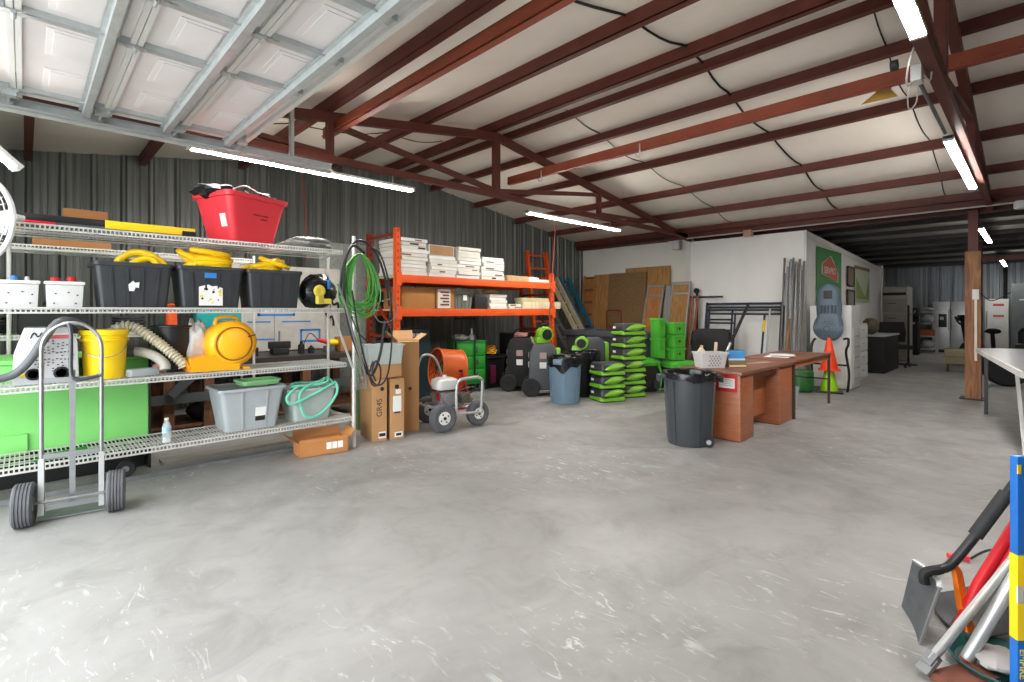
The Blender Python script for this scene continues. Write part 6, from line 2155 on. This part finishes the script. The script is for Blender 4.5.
a = Vector((2.50, .278, .06)); d = (Vector((2.81, .063, .414)) - a).normalized()
B().bar(-d*.055, d*.012, .05, .014).bar(-d*.02, d*.03, .04, .03).build('end_fitting', zincdark, t)
t = pole('silver_pole', 'thick silver pole with a red end cap in front of the orange tool', [(2.66, .19, .022), (2.765, .029, .436), (2.87, -.14, .86)], .0225, alu)
d = (Vector((2.765, .029, .436)) - Vector((2.66, .19, .022))).normalized()
B().cyl(-d*.018, d*.012, .019, .0235, 14).build('end_cap', redbright, t)
t = thing('orange_tool', 'flat orange plastic handle standing among the silver poles', 'tool', (2.86, .195, 0))
B().loft([[Vector((x, y, 0)) for x, y in ((-.03, -.012), (.02, -.03), (.035, -.012), (-.015, .01))], [Vector((x+.03, y+.03, .14)) for x, y in ((-.03, -.012), (.02, -.03), (.035, -.012), (-.015, .01))], [Vector((x+.06, y+.05, .265)) for x, y in ((-.028, -.01), (.018, -.026), (.03, -.01), (-.013, .008))], [Vector((x+.07, y+.06, .30)) for x, y in ((-.012, -.005), (.008, -.012), (.014, -.004), (-.006, .004))]]).build('handle', mat('orange_plastic', '#ef7a22', .4), t)
t = pole('red_tool', 'bright red tool handle leaning between the shovel and the silver poles', [(2.84, .235, .03), (2.92, .165, .245), (3.09, .079-.02, .475), (3.3, -.09, .80)], .021, redbright, 'tool')
B().tube([Vector((2.90, .15, .20)) - Vector((2.84, .235, .03)), Vector((3.06, .04, .44)) - Vector((2.84, .235, .03))], .012, 10).build('red_rod', redbright, t)
t = thing('red_clip', 'small red clip with a dark wire lying on the floor beyond the shovel grip', 'clip', (3.78, .30, .002))
B().box((0, 0, .014), (.03, .10, .026), .4, .006).build('clip', redp, t)
B().tube(smoothpts([(.02, -.05, .015), (.1, -.12, .06), (.05, -.22, .1), (-.1, -.28, .05)], 8), .006, 6).build('wire', cable, t)
t = thing('dark_scoop', 'dark grey scoop shovel blade lying behind the silver poles', 'scoop', (3.02, .16, 0), R(30))
b = B()
for off in (0, .006):
    V = []
    for i in range(9):
        u = -1 + i/4
        V.append([b.bm.verts.new((.17*u, .14 - .34*(j/6), .012 + off + .10*u*u*(.3+.7*j/6) + .10*(j/6)**2)) for j in range(7)])
    for r0_, r1_ in zip(V, V[1:]):
        for j in range(6):
            b._f([r0_[j], r0_[j+1], r1_[j+1], r1_[j]])
b.build('scoop_blade', mat('dark_scoop_plastic', '#2b2e2f', .5, 0, .2, 12), t, smooth=60)
B().bar((.0, -.18, .1), (.03, -.30, .35), .035, .035).build('socket', blackm, t)
t = thing('teal_pan', 'dark teal rounded pan under the thick silver pole', 'pan', (2.72, .085, 0), R(25))
B().lathe([(.10, .005), (.145, .01), (.168, .045), (.175, .05), (.165, .052), (.14, .02), (0, .012)], (0, 0, 0), 32).build('pan', mat('dark_teal_plastic', '#24504e', .4, 0, .15), t)
o = B().lump((0, 0, .03), (.09, .07, .03), 171, .12, flat=.8).build('pan_highlight', mat('pan_highlight_grey', '#a9a4a2', .8), None, (2.70, .10, .03))  # pale lump whose colour stands for a highlight inside the pan
tag(o, 'pale lump standing for a highlight in the dark teal pan', 'rag')
o = B().bb(-.11, .11, -.05, .05, 0, .03, .004).build('rusty_plate', mat('rust_steel', '#7a4a3a', .7, .2, .25), None, (2.55, .185, .001), R(-28))
tag(o, 'rust brown steel plate on the floor below the red end cap', 'plate')
t = thing('blue_level', 'blue box level with a yellow middle standing upright at the right edge', 'level', (2.53, .04, .0), R(-44))
Wl, Dl = .075, .03

t.location = (2.556, .027, 0)
zA, zB = .236, .537
B().bb(-Wl/2, Wl/2, -Dl/2, Dl/2, 0, zA, .004).build('lower_section', mat('level_blue', '', .4), t)
B().bb(-Wl/2-.0008, Wl/2+.0008, -Dl/2-.0008, Dl/2+.0008, zA, zB, .004).build('yellow_band', yellow, t)
B().bb(-Wl/2, Wl/2, -Dl/2, Dl/2, zB, .885, .006).build('upper_section', mat('level_blue', '', .4), t)
B().bb(-Wl/2, -Wl/2+.012, -Dl/2-.001, -Dl/2+.002, .825, .858).build('yellow_tab', yellow, t)
B().bb(-Wl/2-.001, -Wl/2+.018, -Dl/2-.0016, -Dl/2+.004, .37, .43).build('vial_window', plasticwhite, t)
text('lettering', 'EMPIRE', .034, (-.02, -Dl/2-.0008, .155), (PI/2, PI/2, 0), mat('level_yellow_print', '#e6d63a', .5), t)

# ------------------------------------------------------------------ small things under the roof
t = bpy.data.objects.new('junction_box', None)
COL.objects.link(t)
t.location = (4.35, .555, 3.02)
tag(t, 'white junction box with looped cables on the right truss below the cut-off LED batten', 'junction box')
B().box((0, 0, -.02), (.11, .06, .11), 0, .008).build('box', white, t)
B().tube(smoothpts([(0, -.03, .02), (-.25, -.05, .12), (-.42, -.02, -.06), (-.25, .02, -.16), (.0, 0, -.05)], 8), .0055, 6).build('cable', plasticwhite, t)
B().tube(smoothpts([(.0, -.02, .0), (.1, -.06, -.04), (-.05, -.08, .14), (-.45, -.1, .3), (-1.1, -.12, .42)], 8), .005, 6).build('cable', plasticwhite, t)
B().tube(smoothpts([(.05, .0, -.06), (.2, .03, -.14), (.12, .06, -.2), (-.05, .04, -.14), (.0, .02, -.06)], 8), .0045, 6).build('cable', plasticwhite, t)
B().tube([(.05, .02, .02), (1.75, .02, .02)], .014, 8).build('conduit', zincdark, t)
B().cyl((-.22, .07, .0), (-.22, .11, .0), .035, n=14).build('knockout_cap', blackm, t)
o = B().loft([[(-.13, 0, .09), (.1, 0, .1), (.1, .01, .1), (-.13, .01, .09)], [(-.04, .02, .02), (.07, .03, .02), (.07, .04, .02), (-.04, .04, .02)], [(-.16, .0, -.08), (.12, .02, -.06), (.12, .03, -.06), (-.16, .012, -.08)]]).build('torn_paper', mat('amber_paper', '#c09a4a', .8, 0, .15), None, (5.80, 1.0, 3.46), R(-80))
tag(o, 'torn amber paper flap hanging from the roof beam left of the junction box', 'paper')
for k, (x, y, lab) in enumerate([(5.4, 3.35, 'small steel hook on the orange roof beam, right of the truss post'), (5.4, 4.98, 'small steel hook on the orange roof beam close to the truss')]):
    o = B().tube(smoothpts([(0, 0, .08), (0, 0, 0), (.02, .0, -.05), (0, .03, -.07), (-.02, .05, -.03)], 6), .009, 6).build('beam_hook', zinc, None, (x, y, 3.36))
    tag(o, lab, 'hook')
t = thing('outlet_box', 'white outlet box at the top of the white post under the eave beam', 'box', (10.56, 5.62, 2.88))
B().box((0, 0, 0), (.1, .16, .2), 0, .01).build('box', plasticwhite, t)
B().tube(smoothpts([(0, 0, .1), (-.02, .06, .16), (-.03, .3, .14)], 6), .01, 6).build('cable', plasticwhite, t)
o = B().lathe([(.05, 0), (.07, .02), (.07, .09), (.05, .12)], (0, 0, 0), 18).build('lamp_holder', plasticwhite, None, (10.4, .15, 2.88))
tag(o, 'white round fitting under the eave beam right of the column', 'fitting')
o = B().box((0, 0, 0), (.12, .16, .13), 0, .01).build('fixture_box', mat('peach_box', '#b78e78', .6), None, (10.40, 3.98, 2.95))
tag(o, 'pinkish box fixed under the eave beam above the white wall', 'box')
